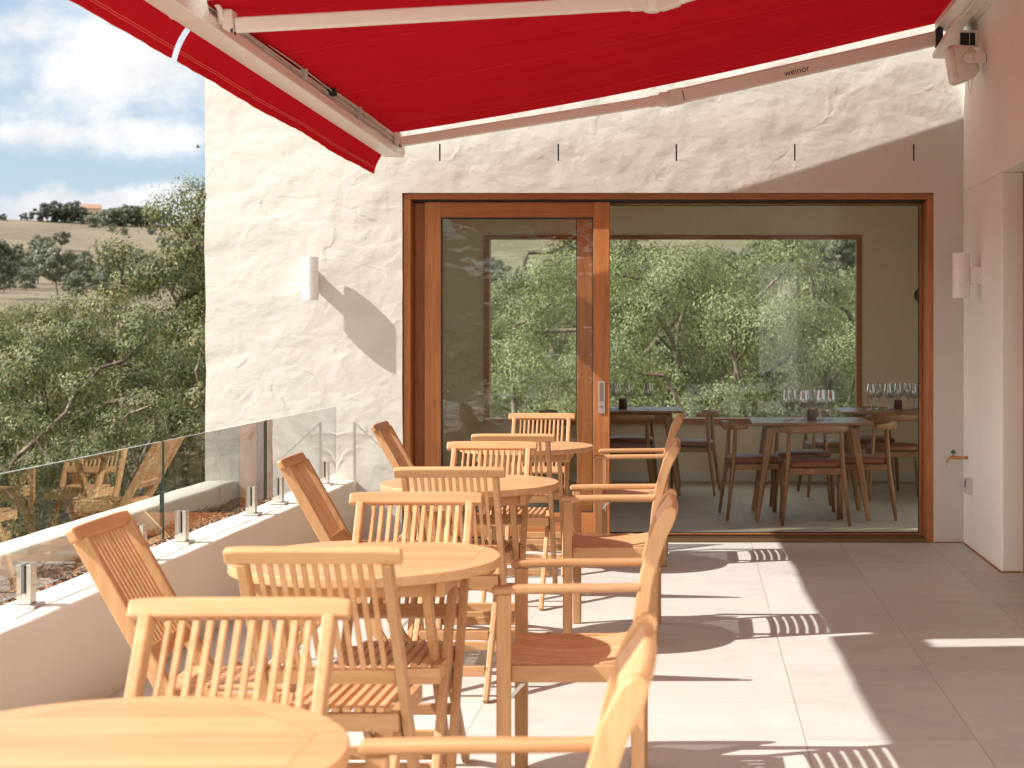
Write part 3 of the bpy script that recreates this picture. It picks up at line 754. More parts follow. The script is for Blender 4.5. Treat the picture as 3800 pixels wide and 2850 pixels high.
# ---------------------------------------------------------------- awnings
def zf(t, sag=0.055):  # fabric height along slope, t 0 at bar, 1 at cassette
    return 2.752 + (3.500 - 2.752) * t - sag * 4 * t * (1 - t) * (1.35 - 0.7 * t)
def awning(name, y0, y1, label, far_detail):
    rt = empty(name, (1.7, y0, 3.5), 0, label, 'awning', 'red awnings fixed along the side wall')
    nx, ny = 60, 140; vs = []
    for j in range(ny + 1):
        y = y0 + 0.03 + (y1 - y0 - 0.055) * j / ny
        for i in range(nx + 1):
            t = i / nx; x = -2.02 + (1.62 + 2.02) * t
            e = (y1 - 0.025 - y)
            z = zf(t) + 0.026 * math.sin(y * 5.2 + 0.5 * math.sin(3 * t)) * math.sin(PI * t) + 0.011 * math.sin(y * 11.3 + 2 * t) * math.sin(PI * t)
            z += 0.020 * math.exp(-(e / 0.22) ** 2) * math.sin(PI * t) - 0.022 * math.exp(-((e - 0.42) / 0.16) ** 2) * math.sin(PI * t)
            yy_ = y - 0.085 * (1 - t) * max(0, 1 - e / 1.5)
            vs.append((x - 1.7, yy_ - y0, z - 3.5))
    fs = [(j * (nx + 1) + i, j * (nx + 1) + i + 1, (j + 1) * (nx + 1) + i + 1, (j + 1) * (nx + 1) + i) for j in range(ny) for i in range(nx)]
    mb = MB(); mb.add(vs, fs, True); mb.build('canopy', red_canopy, rt)
    # front bar
    zb = lambda y: 2.612 + (10.25 - y) * 0.016
    b = MB(); ya, yb = y0 - 0.0, y1 + 0.0
    def bar(x0, x1, zlo, zhi, mb_=b, ya=ya, yb=yb):
        a, c = zb(ya), zb(yb)
        mb_.add([(x0 - 1.7, ya - y0, a + zlo - 3.5), (x1 - 1.7, ya - y0, a + zlo - 3.5), (x1 - 1.7, ya - y0, a + zhi - 3.5), (x0 - 1.7, ya - y0, a + zhi - 3.5),
                 (x0 - 1.7, yb - y0, c + zlo - 3.5), (x1 - 1.7, yb - y0, c + zlo - 3.5), (x1 - 1.7, yb - y0, c + zhi - 3.5), (x0 - 1.7, yb - y0, c + zhi - 3.5)],
                [(0, 1, 2, 3), (7, 6, 5, 4), (0, 4, 5, 1), (1, 5, 6, 2), (2, 6, 7, 3), (3, 7, 4, 0)])
    bar(-2.085, -1.968, 0.0, 0.050)
    bar(-2.085, -1.995, 0.056, 0.128)
    bar(-1.994, -1.975, 0.112, 0.128); bar(-1.994, -1.978, 0.080, 0.090)
    b.build('front_bar', white_metal, rt, 0.004)
    cap = MB()
    prof = [(-2.09, 0.0), (-1.955, -0.004), (-1.94, 0.03), (-1.95, 0.08), (-1.985, 0.125), (-2.03, 0.14), (-2.09, 0.13)]
    cap.prism([(x - 1.7, zb(yb) + z - 3.5) for x, z in prof], 1, yb - y0 + 0.001, yb - y0 + 0.016)
    cap.build('end_cap', white_metal, rt, 0.002); cap = MB()
    cap.prism([(x - 1.7, zb(ya) + z - 3.5) for x, z in prof], 1, ya - y0 - 0.016, ya - y0 - 0.001)
    cap.build('end_cap', white_metal, rt, 0.002)
    # cast swivel bow where the arm meets the bar
    kb = MB(); ky = 0.10; zz_ = zb(y0 + ky) - 3.5
    kb.tube([(-1.955 - 1.7, ky + 0.10, zz_ + 0.03), (-1.945 - 1.7, ky + 0.05, zz_ + 0.075), (-1.96 - 1.7, ky - 0.01, zz_ + 0.118), (-1.99 - 1.7, ky - 0.06, zz_ + 0.135), (-2.02 - 1.7, ky - 0.09, zz_ + 0.135)], [0.014, 0.012, 0.011, 0.011, 0.012], 12)
    kb.build('swivel_bow', white_metal, rt)
    # cables along the bar, clipped
    if far_detail:
        cbm = MB()
        for k, (dx, dz) in enumerate(((-1.972, 0.066), (-1.968, 0.100))):
            cbm.tube([(dx - 1.7 + 0.003 * math.sin(y * 3 + k), y - y0, zb(y) + dz - 3.5 + 0.003 * math.sin(y * 5 + k)) for y in np.linspace(y0 + 0.3, y1 - 0.4, 30)], 0.0035, 6)
        cbm.build('cable', grey_plastic, rt)
        for y in (7.72, 8.98):
            cl = MB(); cl.span(-1.998 - 1.7, -1.955 - 1.7, y - y0 - 0.008, y - y0 + 0.008, zb(y) + 0.052 - 3.5, zb(y) + 0.125 - 3.5)
            cl.build('cable_clip', grey_plastic, rt, 0.002)
        cl = MB(); y = 8.30; cl.span(-1.99 - 1.7, -1.945 - 1.7, y - y0 - 0.02, y - y0 + 0.02, zb(y) + 0.07 - 3.5, zb(y) + 0.11 - 3.5)
        cl.build('cable_clamp', black, rt, 0.004)
    # valance
    n = 160; rows = 8; vs = []; uvs = []
    v0, v1 = y0 + 0.245, y1 + (0.0 if far_detail else 0.225)
    for j in range(n + 1):
        y = v0 + (v1 - v0) * j / n
        for i in range(rows + 1):
            s = i / rows
            wv = 0.006 * math.sin(y * 3.1 + 1.0) + 0.0022 * math.sin(y * 13 + 0.4) + 0.0016 * math.sin(y * 31 + math.sin(y * 3) * 2)
            x = -2.078 - 0.078 * s - 0.012 * math.sin(s * PI) + wv * s
            z = zb(y) + 0.035 - 0.155 * s - 0.003 * math.sin(y * 4.3) * s
            vs.append((x - 1.7, y - y0 + 0.02 * s * math.sin(y * 1.7), z - 3.5)); uvs.append((j / n, s))
    c = rows + 1
    fs = [(j * c + i, j * c + i + 1, (j + 1) * c + i + 1, (j + 1) * c + i) for j in range(n) for i in range(rows)]
    mb = MB(); mb.add(vs, fs, True); o = mb.build('valance', red_valance, rt)
    uvl = o.data.uv_layers.new(name='UVMap')
    for lp in o.data.loops: uvl.data[lp.index].uv = uvs[lp.vertex_index]
    # cassette on the wall
    cs = MB()
    prof = [(1.605, 3.462), (1.66, 3.44), (1.83, 3.445), (1.83, 3.66), (1.68, 3.67), (1.62, 3.62), (1.60, 3.55), (1.612, 3.535), (1.612, 3.515), (1.600, 3.50)]
    cs.prism([(x - 1.7, z - 3.5) for x, z in prof], 1, -0.0, y1 - y0 - 0.06)
    for xx in (1.665, 1.70, 1.755): cs.span(xx - 1.7, xx - 1.7 + 0.010, 0.0, y1 - y0 - 0.061, -0.064, -0.056)
    cs.build('cassette', white_metal, rt, 0.003)
    # folding arms
    def arm(pb, pe, ps, logo=False):
        L = lambda p: (p[0] - 1.7, p[1] - y0, p[2] - 3.5)
        pb_, pe_, ps_ = Vector(L(pb)), Vector(L(pe)), Vector(L(ps))
        d = (ps_ - pe_).normalized()
        a = MB(); a.beam(pe_ + d * 0.02, ps_, 0.045, 0.098); up = a.build('upper_arm', white_metal, rt, 0.012, 3)
        d2 = (pe_ - pb_).normalized()
        a = MB(); a.beam(pb_, pe_ - d2 * 0.01, 0.036, 0.064); a.build('forearm', white_metal, rt, 0.008, 3)
        e = MB(); e.lathe([(0, -0.045), (0.034, -0.045), (0.038, -0.04), (0.038, 0.04), (0.034, 0.045), (0, 0.045)], tuple(pe_), 20)
        e.beam(pe_ + d * 0.03, pe_ + d * 0.12, 0.050, 0.104); e.beam(pe_ - d2 * 0.10, pe_ - d2 * 0.02, 0.041, 0.070)
        e.build('elbow_joint', white_metal, rt, 0.004)
        k = MB(); k.beam(pe_ + d * 0.118, pe_ + d * 0.124, 0.052, 0.060); k.build('elbow_strap', bronze, rt)
        s = MB(); s.box(tuple(ps_ + Vector((0.0, 0, -0.0))), (0.05, 0.09, 0.13)); s.build('shoulder_joint', black, rt, 0.015)
        s = MB()
        s.beam(ps_ + Vector((0.005, 0.05, -0.115)), ps_ + Vector((0.10, -0.45, 0.075)), 0.085, 0.035, (0, 0, 1))
        s.beam(ps_ + Vector((0.07, 0.03, -0.05)), ps_ + Vector((0.12, 0.0, 0.09)), 0.09, 0.05, (0, 1, 0))
        s.build('shoulder_bracket', white_metal, rt, 0.005)
        f = MB(); f.box(tuple(pb_ + Vector((-0.02, 0, 0.02))), (0.04, 0.085, 0.082)); f.build('bar_bracket', white_metal, rt, 0.006)
        for q in (-0.025, 0.025):
            f = MB(); f.lathe([(0, -0.034), (0.005, -0.034), (0.005, 0.0)], tuple(pb_ + Vector((-0.005, q, 0.0))), 10); f.build('bolt', black, rt)
        if logo:
            cu = bpy.data.curves.new('brand_lettering', 'FONT'); cu.body = 'weinor'; cu.size = 0.062; cu.extrude = 0.0005; cu.align_x = 'CENTER'; cu.align_y = 'CENTER'
            to = bpy.data.objects.new('brand_lettering', cu); COL.objects.link(to); cu.materials.append(ink)
            p = pe_.lerp(ps_, 0.47)
            side = d.cross(Vector((0, 0, 1))).normalized(); side = side if side.y < 0 else -side
            zz = d.cross(side); zz = -zz if zz.z < 0 else zz
            M = Matrix((d, zz, side)).transposed().to_4x4(); M.translation = p + side * 0.0232 - zz * 0.008
            to.matrix_local = M; to.parent = rt
            bpy.context.view_layer.update()
            me = bpy.data.meshes.new_from_object(to); o2 = bpy.data.objects.new('brand_lettering', me); COL.objects.link(o2); o2.parent = rt; o2.matrix_local = M
            bpy.data.objects.remove(to); o2.name = 'brand_lettering'
    dy_ = 0.12 if far_detail else 0.95
    arm((-1.945, y1 - dy_, 2.695), (-0.19, y1 - dy_ - 0.33, 2.925), (1.62, y1 - dy_, 3.385), far_detail)
    arm((-1.905, y0 + 0.22, 2.70), (-0.19, y0 + 0.72, 2.905), (1.62, y0 + 0.25, 3.385))
    if far_detail:
        wbk = MB()
        for (a0, a1, c0, c1) in ((1.70, 1.83, 3.27, 3.285), (1.70, 1.83, 3.37, 3.385), (1.70, 1.715, 3.285, 3.37), (1.815, 1.83, 3.285, 3.37)):
            wbk.span(a0 - 1.7, a1 - 1.7, 9.86 - y0, 10.18 - y0, c0 - 3.5, c1 - 3.5)
        wbk.build('wall_bracket', white_metal, rt, 0.002)
        bx = MB(); bx.span(1.716 - 1.7, 1.814 - 1.7, 9.88 - y0, 9.9 - y0, 3.286 - 3.5, 3.369 - 3.5); bx.build('bracket_hollow_shade', black, rt)  # black sheet standing in for shade inside the hollow tube
    return rt
awning('awning', 6.11, 10.25, 'red canvas awning above the chairs, reaching the far white wall', True)
awning('awning', 1.75, 6.07, 'nearer red awning whose valance enters at the top left corner', False)

# ---------------------------------------------------------------- wall lamps, speaker, tap, socket
def wall_lamp(loc, rz, label):
    rt = empty('wall_lamp', loc, rz, label, 'wall lamp', 'white cylinder wall lamps')
    m = MB(); r = 0.055; z = 0.144
    prof = [(0.044, -z + 0.03), (0.044, -z), (r, -z), (r, -0.048), (r - 0.0025, -0.047), (r - 0.0025, -0.045), (r, -0.044), (r, 0.046), (r - 0.0025, 0.047), (r - 0.0025, 0.049), (r, 0.05), (r, z), (0.044, z), (0.044, z - 0.03)]
    m.lathe(prof, (0, -0.122, 0), 40); o = m.build('cylinder_shade', white_lamp, rt)
    o.data.polygons.foreach_set('use_smooth', [True] * len(o.data.polygons))
    es = o.modifiers.new('es', 'EDGE_SPLIT'); es.split_angle = R(35)
    b = MB(); b.span(-0.020, 0.020, -0.068, -0.016, -0.052, 0.052); b.span(-0.026, 0.026, -0.016, 0.003, -0.055, 0.055)
    b.build('wall_bracket', white_lamp, rt, 0.002)
    l = MB(); l.lathe([(0, 0.1), (0.043, 0.1)], (0, -0.122, 0), 24); l.lathe([(0.043, -0.1), (0, -0.1)], (0, -0.122, 0), 24); l.build('lens', grey_plastic, rt)
wall_lamp((-2.585, WY, 1.795), 0, 'white cylinder wall lamp casting a long shadow left of the doors')
wall_lamp((XR, 9.78, 1.795), R(-90), 'white cylinder wall lamp on the shaded wall right of the doors')

def speaker():
    rt = empty('wall_speaker', (XR, 9.66, 3.15), 0, 'cream wall speaker bracketed under the awning in the right corner', 'speaker')
    m = MB()
    secs = [(-0.225, 0.085, 0.112), (-0.205, 0.098, 0.120), (-0.19, 0.100, 0.121), (-0.13, 0.098, 0.113), (-0.07, 0.080, 0.090), (-0.045, 0.06, 0.065)]
    vs = []; n = 24
    for x, a, b in secs:
        for k in range(n):
            t = 2 * PI * k / n; ct, st = math.cos(t), math.sin(t)
            e = 0.45
            vs.append((x, a * math.copysign(abs(ct) ** e, ct), b * math.copysign(abs(st) ** e, st)))
    fs = [(i * n + k, i * n + (k + 1) % n, (i + 1) * n + (k + 1) % n, (i + 1) * n + k) for i in range(len(secs) - 1) for k in range(n)]
    fs += [tuple(range(n)), tuple((len(secs) - 1) * n + k for k in range(n))]
    M = Matrix.Rotation(R(-9), 4, 'Y')
    m.add(vs, fs, True, M); o = m.build('speaker_cabinet', speaker_plastic, rt); o.modifiers.new('es', 'EDGE_SPLIT').split_angle = R(38)
    g = MB(); g.tube([M @ Vector((-0.198, 0.099 * c_, 0.121 * s_)) for c_, s_ in ((-1, -0.9), (-1, 0.9))], 0.002, 6); g.build('front_trim', grey_plastic, rt)
    b = MB(); b.span(-0.115, -0.0, -0.112, -0.104, -0.034, 0.034); b.span(-0.010, 0.002, -0.112, 0.03, -0.05, 0.05)
    b.lathe([(0, 0.005), (0.030, 0.005), (0.034, 0), (0.034, -0.004)], (0, 0, 0), 24, Matrix.Translation((-0.115, -0.112, 0)) @ Matrix.Rotation(R(90), 4, 'X'))
    b.build('speaker_bracket', speaker_plastic, rt, 0.003)
    c = MB(); c.tube([(-0.10, 0.0, -0.10), (-0.098, 0, -0.16), (-0.085, 0, -0.215), (-0.075, 0, -0.16), (-0.07, 0, -0.085)], 0.0022, 6)
    c.tube([(-0.09, 0.0, 0.10), (-0.09, 0, 0.18), (-0.085, 0, 0.27)], 0.0022, 6); c.build('speaker_wire', grey_plastic, rt)
speaker()

def garden_tap():
    rt = empty('garden_tap', (XR, 10.22, 0.594), 0, 'brass garden tap with green handle on the shaded corner wall', 'tap')
    m = MB(); m.tube([(0, 0, 0), (-0.055, 0, 0)], 0.0105, 12); m.tube([(-0.05, 0, 0), (-0.058, 0, 0), (-0.075, 0, 0.001), (-0.10, 0, 0.002), (-0.118, 0, 0.0), (-0.135, 0, -0.012), (-0.142, 0, -0.028)], [0.012, 0.0125, 0.010, 0.0125, 0.010, 0.009, 0.010], 12)
    m.tube([(-0.098, 0, 0.008), (-0.098, 0, 0.028)], 0.0065, 10); m.build('tap_body', brass, rt)
    h = MB(); h.box((-0.098, 0, 0.036), (0.032, 0.022, 0.016)); h.box((-0.098, 0, 0.047), (0.018, 0.018, 0.010)); h.build('tap_handle', green_plastic, rt, 0.004)
    n = MB(); n.tube([(-0.142, 0, -0.026), (-0.144, 0, -0.032), (-0.148, 0, -0.045), (-0.150, 0, -0.060)], [0.015, 0.016, 0.009, 0.007], 12); n.build('hose_connector', grey_plastic, rt)
garden_tap()
def outdoor_socket():
    rt = empty('outdoor_socket', (XR, 10.09, 0.418), 0, 'grey weatherproof power socket below the garden tap', 'socket')
    b = MB(); b.prism([(0, -0.050), (0, 0.052), (-0.038, 0.052), (-0.042, 0.046), (-0.042, 0.0), (-0.056, -0.020), (-0.052, -0.03), (-0.036, -0.05)], 1, -0.04, 0.04); b.build('socket_box', grey_plastic, rt, 0.003)
    l = MB(); l.beam((-0.042, 0, 0.050), (-0.066, 0, 0.008), 0.076, 0.005, (0, 1, 0)); 
    l = MB(); l.add([(-0.044, -0.038, 0.050), (-0.044, 0.038, 0.050), (-0.070, 0.038, 0.002), (-0.070, -0.038, 0.002), (-0.048, -0.038, 0.052), (-0.048, 0.038, 0.052), (-0.074, 0.038, 0.004), (-0.074, -0.038, 0.004)],
                    [(0, 1, 2, 3), (7, 6, 5, 4), (0, 4, 5, 1), (1, 5, 6, 2), (2, 6, 7, 3), (3, 7, 4, 0)]); l.build('socket_lid', simple('clear_grey_lid', (0.5, 0.52, 0.54), 0.2), rt, 0.001)
outdoor_socket()
# small bird in the sky
b = MB(); b.tube([(-0.12, 0, 0.0), (-0.07, 0, 0.02), (0, 0, 0.015), (0.08, 0, 0.0), (0.15, 0, -0.005)], [0.012, 0.04, 0.048, 0.025, 0.012], 8)
b.add([(-0.04, 0, 0.03), (0.05, 0, 0.03), (0.10, 0.24, 0.09), (0.02, 0.24, 0.09), (-0.04, 0, 0.018), (0.05, 0, 0.018), (0.10, 0.24, 0.083), (0.02, 0.24, 0.083)], [(0, 1, 2, 3), (7, 6, 5, 4), (0, 4, 5, 1), (1, 5, 6, 2), (2, 6, 7, 3), (3, 7, 4, 0)])
b.add([(-0.04, 0, 0.03), (0.05, 0, 0.03), (0.10, -0.24, 0.09), (0.02, -0.24, 0.09), (-0.04, 0, 0.018), (0.05, 0, 0.018), (0.10, -0.24, 0.083), (0.02, -0.24, 0.083)], [(0, 1, 2, 3), (7, 6, 5, 4), (0, 4, 5, 1), (1, 5, 6, 2), (2, 6, 7, 3), (3, 7, 4, 0)])
o = b.build('bird', simple('bird_brown', (0.12, 0.10, 0.08), 0.8)); o.location = (-26.0, 80, 1.42 + 80 * 404 / 3300)
tag(o, 'tiny dark bird flying in the sky left of the white wall', 'bird')

# ---------------------------------------------------------------- teak folding chair
def make_folding_chair():
    rt = empty('folding_chair', (0, 0, 0), 0, '', 'chair', 'slatted teak folding chairs')
    zt, yt = 0.868, -0.245; yb_ = 0.235
    pt = lambda z: yt + (yb_ - yt) * (zt - z) / zt      # y on the post line
    # top rail: slightly curved, rounded ends
    r = MB(); n = 14; vs = []
    for i in range(n + 1):
        x = -0.218 + 0.436 * i / n
        q = abs(x) / 0.218
        cy = pt(0.885) - 0.003 * (1 - q * q)
        drop = 0.006 * q ** 6
        hh = 0.043
        d = Vector((0, pt(0.80) - pt(0.90), -0.10)).normalized(); nrm = Vector((0, d.z, -d.y))
        c = Vector((x, cy, 0.882 - drop * 0.4))
        for a, b_ in ((-1, -1), (1, -1), (1, 1), (-1, 1)):
            vs.append(c + nrm * a * 0.0125 + d * b_ * hh / 2 * (1 - 0.10 * q ** 10))
    fs = [(i * 4 + k, i * 4 + (k + 1) % 4, (i + 1) * 4 + (k + 1) % 4, (i + 1) * 4 + k) for i in range(n) for k in range(4)] + [(0, 1, 2, 3), (n * 4, n * 4 + 3, n * 4 + 2, n * 4 + 1)]
    r.add(vs, fs); r.build('top_rail', teak[0], rt, 0.007, 3)
    for s in (-1, 1):
        p = MB(); p.beam((s * 0.178, pt(zt), zt), (s * 0.178, pt(0.0) , 0.001), 0.024, 0.044, (0, 1, 0)); p.build('leg', teak[2], rt, 0.005)
    for s in (-1, 1):
        p = MB(); p.beam((s * 0.151, 0.10, 0.455), (s * 0.151, -0.34, 0.001), 0.022, 0.040, (0, 1, 0)); p.build('leg', teak[2], rt, 0.005)
    # back slats + lower rail
    b = MB(); b.beam((-0.165, pt(0.548), 0.548), (0.165, pt(0.548), 0.548), 0.022, 0.045, Vector((0, -(yb_ - yt), zt)).normalized()); b.build('lower_back_rail', teak[0], rt, 0.004)
    b = MB()
    for i in range(11):
        x = -0.137 + 0.274 * i / 10
        b.beam((x, pt(0.862) - 0.006, 0.862), (x, pt(0.565), 0.565), 0.0135, 0.010, (0, 1, 0))
    b.build('back_slats', teak[2], rt, 0.0025, 1)
    # seat
    y0, y1 = -0.045, 0.285; zs = 0.452
    sf = MB()
    sf.span(-0.163, 0.163, y0, y0 + 0.022, zs - 0.055, zs - 0.008); sf.span(-0.163, 0.163, y1 - 0.022, y1, zs - 0.055, zs - 0.008)
    for s in (-1, 1): sf.span(s * 0.139, s * 0.163, y0 + 0.0225, y1 - 0.0225, zs - 0.05, zs - 0.004)
    sf.build('seat_frame', teak[0], rt, 0.003)
    st = MB()
    for i in range(9):
        x = -0.117 + 0.234 * i / 8
        st.span(x - 0.0105, x + 0.0105, y0, y1 + 0.008, zs - 0.006, zs + 0.008)
    st.build('seat', teak[1], rt, 0.003, 1)
    for sp_ in ((-0.138, 0.138, -0.263, -0.243, 0.085, 0.125), (-0.138, 0.138, -0.148, -0.128, 0.205, 0.240), (-0.165, 0.165, pt(0.12) - 0.010, pt(0.12) + 0.010, 0.10, 0.135)):
        x_ = MB(); x_.span(*sp_); x_.build('stretcher', teak[0], rt, 0.003)
    return rt
fc = make_folding_chair()
folding = [
    (-0.89, 2.995, 180, 'pale slatted folding chair facing us behind the nearest round table', 0),
    (-0.928, 3.72, 0, 'folding chair with its back to us before the second round table', 0),
    (-0.91, 5.00, 180, 'folding chair facing us behind the second round table', 0),
    (-0.955, 5.96, 0, 'folding chair with its back to us before the third round table', 0),
    (-0.975, 7.365, 180, 'folding chair facing us behind the third round table', 0),
    (-0.94, 7.93, 0, 'folding chair with its back to us before the farthest round table', 0),
    (-0.998, 10.0, 180, 'farthest folding chair, facing us right against the glass door', 0),
    (-1.667, 4.29, -90, 'nearest sideways folding chair leaning toward the low wall on the left', 0),
    (-1.712, 6.50, -90, 'middle sideways folding chair beside the low wall, by the third table', 0),
    (-1.835, 8.93, -90, 'farthest sideways folding chair, by the low wall near the cedar door frame', 0),
]
for i, (x, y, a, lb, _) in enumerate(folding):
    rail = Vector((0, -0.255))
    ra = R(a + {0: 0.6, 1: -0.8, 2: 0.4, 3: 0.5, 4: -0.7, 5: 0.3, 6: 0.2, 7: 1.5, 8: 2.5, 9: 0.8}[i])
    off = Matrix.Rotation(ra, 2) @ rail
    place(fc, i > 0, (x - off.x, y - off.y, 0), ra, lb)

# ---------------------------------------------------------------- teak armchair (stacking)
def make_armchair():
    rt = empty('armchair', (0, 0, 0), 0, '', 'armchair', 'teak stacking armchairs')
    hw = 0.252
    # side profile of rear post (y,z): front edge and rear edge
    ctr = [(-0.195, 0.0, 0.040), (-0.195, 0.20, 0.040), (-0.197, 0.40, 0.042), (-0.199, 0.50, 0.044), (-0.206, 0.60, 0.045), (-0.219, 0.69, 0.044), (-0.239, 0.77, 0.045), (-0.259, 0.830, 0.047), (-0.276, 0.865, 0.048), (-0.288, 0.888, 0.043), (-0.297, 0.902, 0.032), (-0.302, 0.910, 0.014)]
    for s in (-1, 1):
        L_, R_ = [], []
        for i, (y, z, w_) in enumerate(ctr):
            a = ctr[max(0, i - 1)]; b = ctr[min(len(ctr) - 1, i + 1)]
            d = Vector((b[0] - a[0], b[1] - a[1])).normalized(); nn = Vector((-d.y, d.x))
            L_.append((y + nn.x * w_ / 2, z + nn.y * w_ / 2)); R_.append((y - nn.x * w_ / 2, z - nn.y * w_ / 2))
        m = MB(); m.prism(L_ + R_[::-1], 0, s * hw - 0.015, s * hw + 0.015); m.build('rear_leg', teak[2], rt, 0.006, 3)
        m = MB(); m.span(s * hw - 0.015, s * hw + 0.015, 0.178, 0.220, 0.001, 0.655); m.build('front_leg', teak[2], rt, 0.005)
        # arm, wider toward the front, dropping slightly
        m = MB(); n = 10; vs = []
        for i in range(n + 1):
            t = i / n; y = 0.232 - (0.232 + 0.208) * t
            z = 0.667 + 0.004 * math.sin(PI * t) + 0.007 * t ** 4
            wd = 0.046 - 0.012 * t ** 2; x = s * (hw + 0.003 - 0.003 * t)
            for a, b in ((-1, -1), (1, -1), (1, 1), (-1, 1)): vs.append((x + a * wd / 2, y, z + b * 0.0125))
        fs = [(i * 4 + k, i * 4 + (k + 1) % 4, (i + 1) * 4 + (k + 1) % 4, (i + 1) * 4 + k) for i in range(n) for k in range(4)] + [(0, 1, 2, 3), (n * 4, n * 4 + 3, n * 4 + 2, n * 4 + 1)]
        m.add(vs, fs); m.build('armrest', teak[1], rt, 0.009, 3)
        m = MB(); m.span(s * (hw - 0.017) - 0.012, s * (hw - 0.017) + 0.012, -0.172, 0.1775, 0.392, 0.442)
        m.v = [(x + (-0.0 if s > 0 else 0.0), y, z) for x, y, z in m.v]
        m.build('seat_side_rail', teak[1], rt, 0.003)
    m = MB(); m.span(-hw + 0.032, hw - 0.032, 0.180, 0.203, 0.385, 0.437); m.build('seat_cross_rail', teak[0], rt, 0.003)
    m = MB(); m.span(-hw + 0.032, hw - 0.032, -0.188, -0.166, 0.392, 0.437); m.build('seat_cross_rail', teak[0], rt, 0.003)
    # contoured seat slats running front to back
    m = MB(); ns = 11; n = 12
    for k in range(ns):
        x = -0.198 + 0.396 * k / (ns - 1); vs = []
        for i in range(n + 1):
            t = i / n; y = 0.206 - 0.375 * t
            z = 0.446 - 0.022 * math.sin(PI * min(1, t * 1.0)) ** 1.0 * (0.6 + 0.4 * t) + 0.004 * t
            for a, b in ((-1, -1), (1, -1), (1, 1), (-1, 1)): vs.append((x + a * 0.0155, y, z + b * 0.007))
        fs = [(i * 4 + q, i * 4 + (q + 1) % 4, (i + 1) * 4 + (q + 1) % 4, (i + 1) * 4 + q) for i in range(n) for q in range(4)] + [(0, 1, 2, 3), (n * 4, n * 4 + 3, n * 4 + 2, n * 4 + 1)]
        m.add(vs, fs)
    m.build('seat', teak[1], rt, 0.002, 1)
    # bowed horizontal back slats between the posts
    def py(z):
        for (a, b) in zip(ctr[:-1], ctr[1:]):
            if a[1] <= z <= b[1]:
                t = (z - a[1]) / (b[1] - a[1]); return a[0] + (b[0] - a[0]) * t, math.atan2(b[0] - a[0], b[1] - a[1])
        return ctr[-1][0], 0.9
    def slat(zc, hh, th, bow, mb):
        n = 14; vs = []
        yc, an = py(zc)
        d = Vector((0, math.sin(an), math.cos(an))); nn = Vector((0, math.cos(an), -math.sin(an)))
        for i in range(n + 1):
            x = -hw + 0.013 + (2 * hw - 0.026) * i / n; q = x / hw
            c = Vector((x, yc, zc)) - nn * bow * (1 - q * q)
            for a, b in ((-1, -1), (1, -1), (1, 1), (-1, 1)): vs.append(c + nn * a * th / 2 + d * b * hh / 2)
        fs = [(i * 4 + q, i * 4 + (q + 1) % 4, (i + 1) * 4 + (q + 1) % 4, (i + 1) * 4 + q) for i in range(n) for q in range(4)] + [(0, 1, 2, 3), (n * 4, n * 4 + 3, n * 4 + 2, n * 4 + 1)]
        mb.add(vs, fs)
    m = MB()
    for k in range(7): slat(0.505 + 0.0395 * k, 0.026, 0.012, 0.014, m)
    m.build('back_slats', teak[0], rt, 0.003, 1)
    m = MB(); n = 16; vs = []
    for i in range(n + 1):
        x = -hw + 0.010 + (2 * hw - 0.020) * i / n; q = min(1, abs(x) / hw)
        dr = Vector((0, -0.50, 0.866)); nn = Vector((0, 0.866, 0.50))
        c = Vector((x, -0.274, 0.858)) - nn * 0.012 * (1 - q * q)
        for a, b in ((-1, -1), (1, -1), (1, 1), (-1, 1)): vs.append(c + nn * a * (0.017 - 0.004 * b) + dr * b * 0.046)
    fs = [(i * 4 + q, i * 4 + (q + 1) % 4, (i + 1) * 4 + (q + 1) % 4, (i + 1) * 4 + q) for i in range(n) for q in range(4)] + [(0, 1, 2, 3), (n * 4, n * 4 + 3, n * 4 + 2, n * 4 + 1)]
    m.add(vs, fs); m.build('top_rail', teak[0], rt, 0.011, 4)
    # metal corner brackets
    m = MB()
    for s in (-1, 1): m.add([(s * (hw - 0.001) - 0.002, 0.177, 0.36), (s * (hw - 0.001) - 0.002, 0.177, 0.345), (s * (hw - 0.001) - 0.002, 0.135, 0.391), (s * (hw - 0.001) - 0.002, 0.15, 0.391),
                           (s * (hw - 0.001) + 0.002, 0.177, 0.36), (s * (hw - 0.001) + 0.002, 0.177, 0.345), (s * (hw - 0.001) + 0.002, 0.135, 0.391), (s * (hw - 0.001) + 0.002, 0.15, 0.391)],
                          [(0, 1, 2, 3), (7, 6, 5, 4), (0, 4, 5, 1), (1, 5, 6, 2), (2, 6, 7, 3), (3, 7, 4, 0)])
    m.build('corner_bracket', steel, rt)
    return rt
ac = make_armchair()
for i, (x, y, a, lb) in enumerate((
    (-0.378, 2.53, 90, 'nearest teak armchair, blurred, its curved back rising at the bottom centre'),
    (-0.365, 4.755, 90.6, 'second nearest teak armchair, pulled up to the second round table'),
    (-0.380, 7.25, 89.5, 'third teak armchair, at the third round table'),
    (-0.385, 9.60, 90, 'farthest teak armchair, in front of the glass doorway'))):
    place(ac, i > 0, (x, y, 0), R(a), lb)

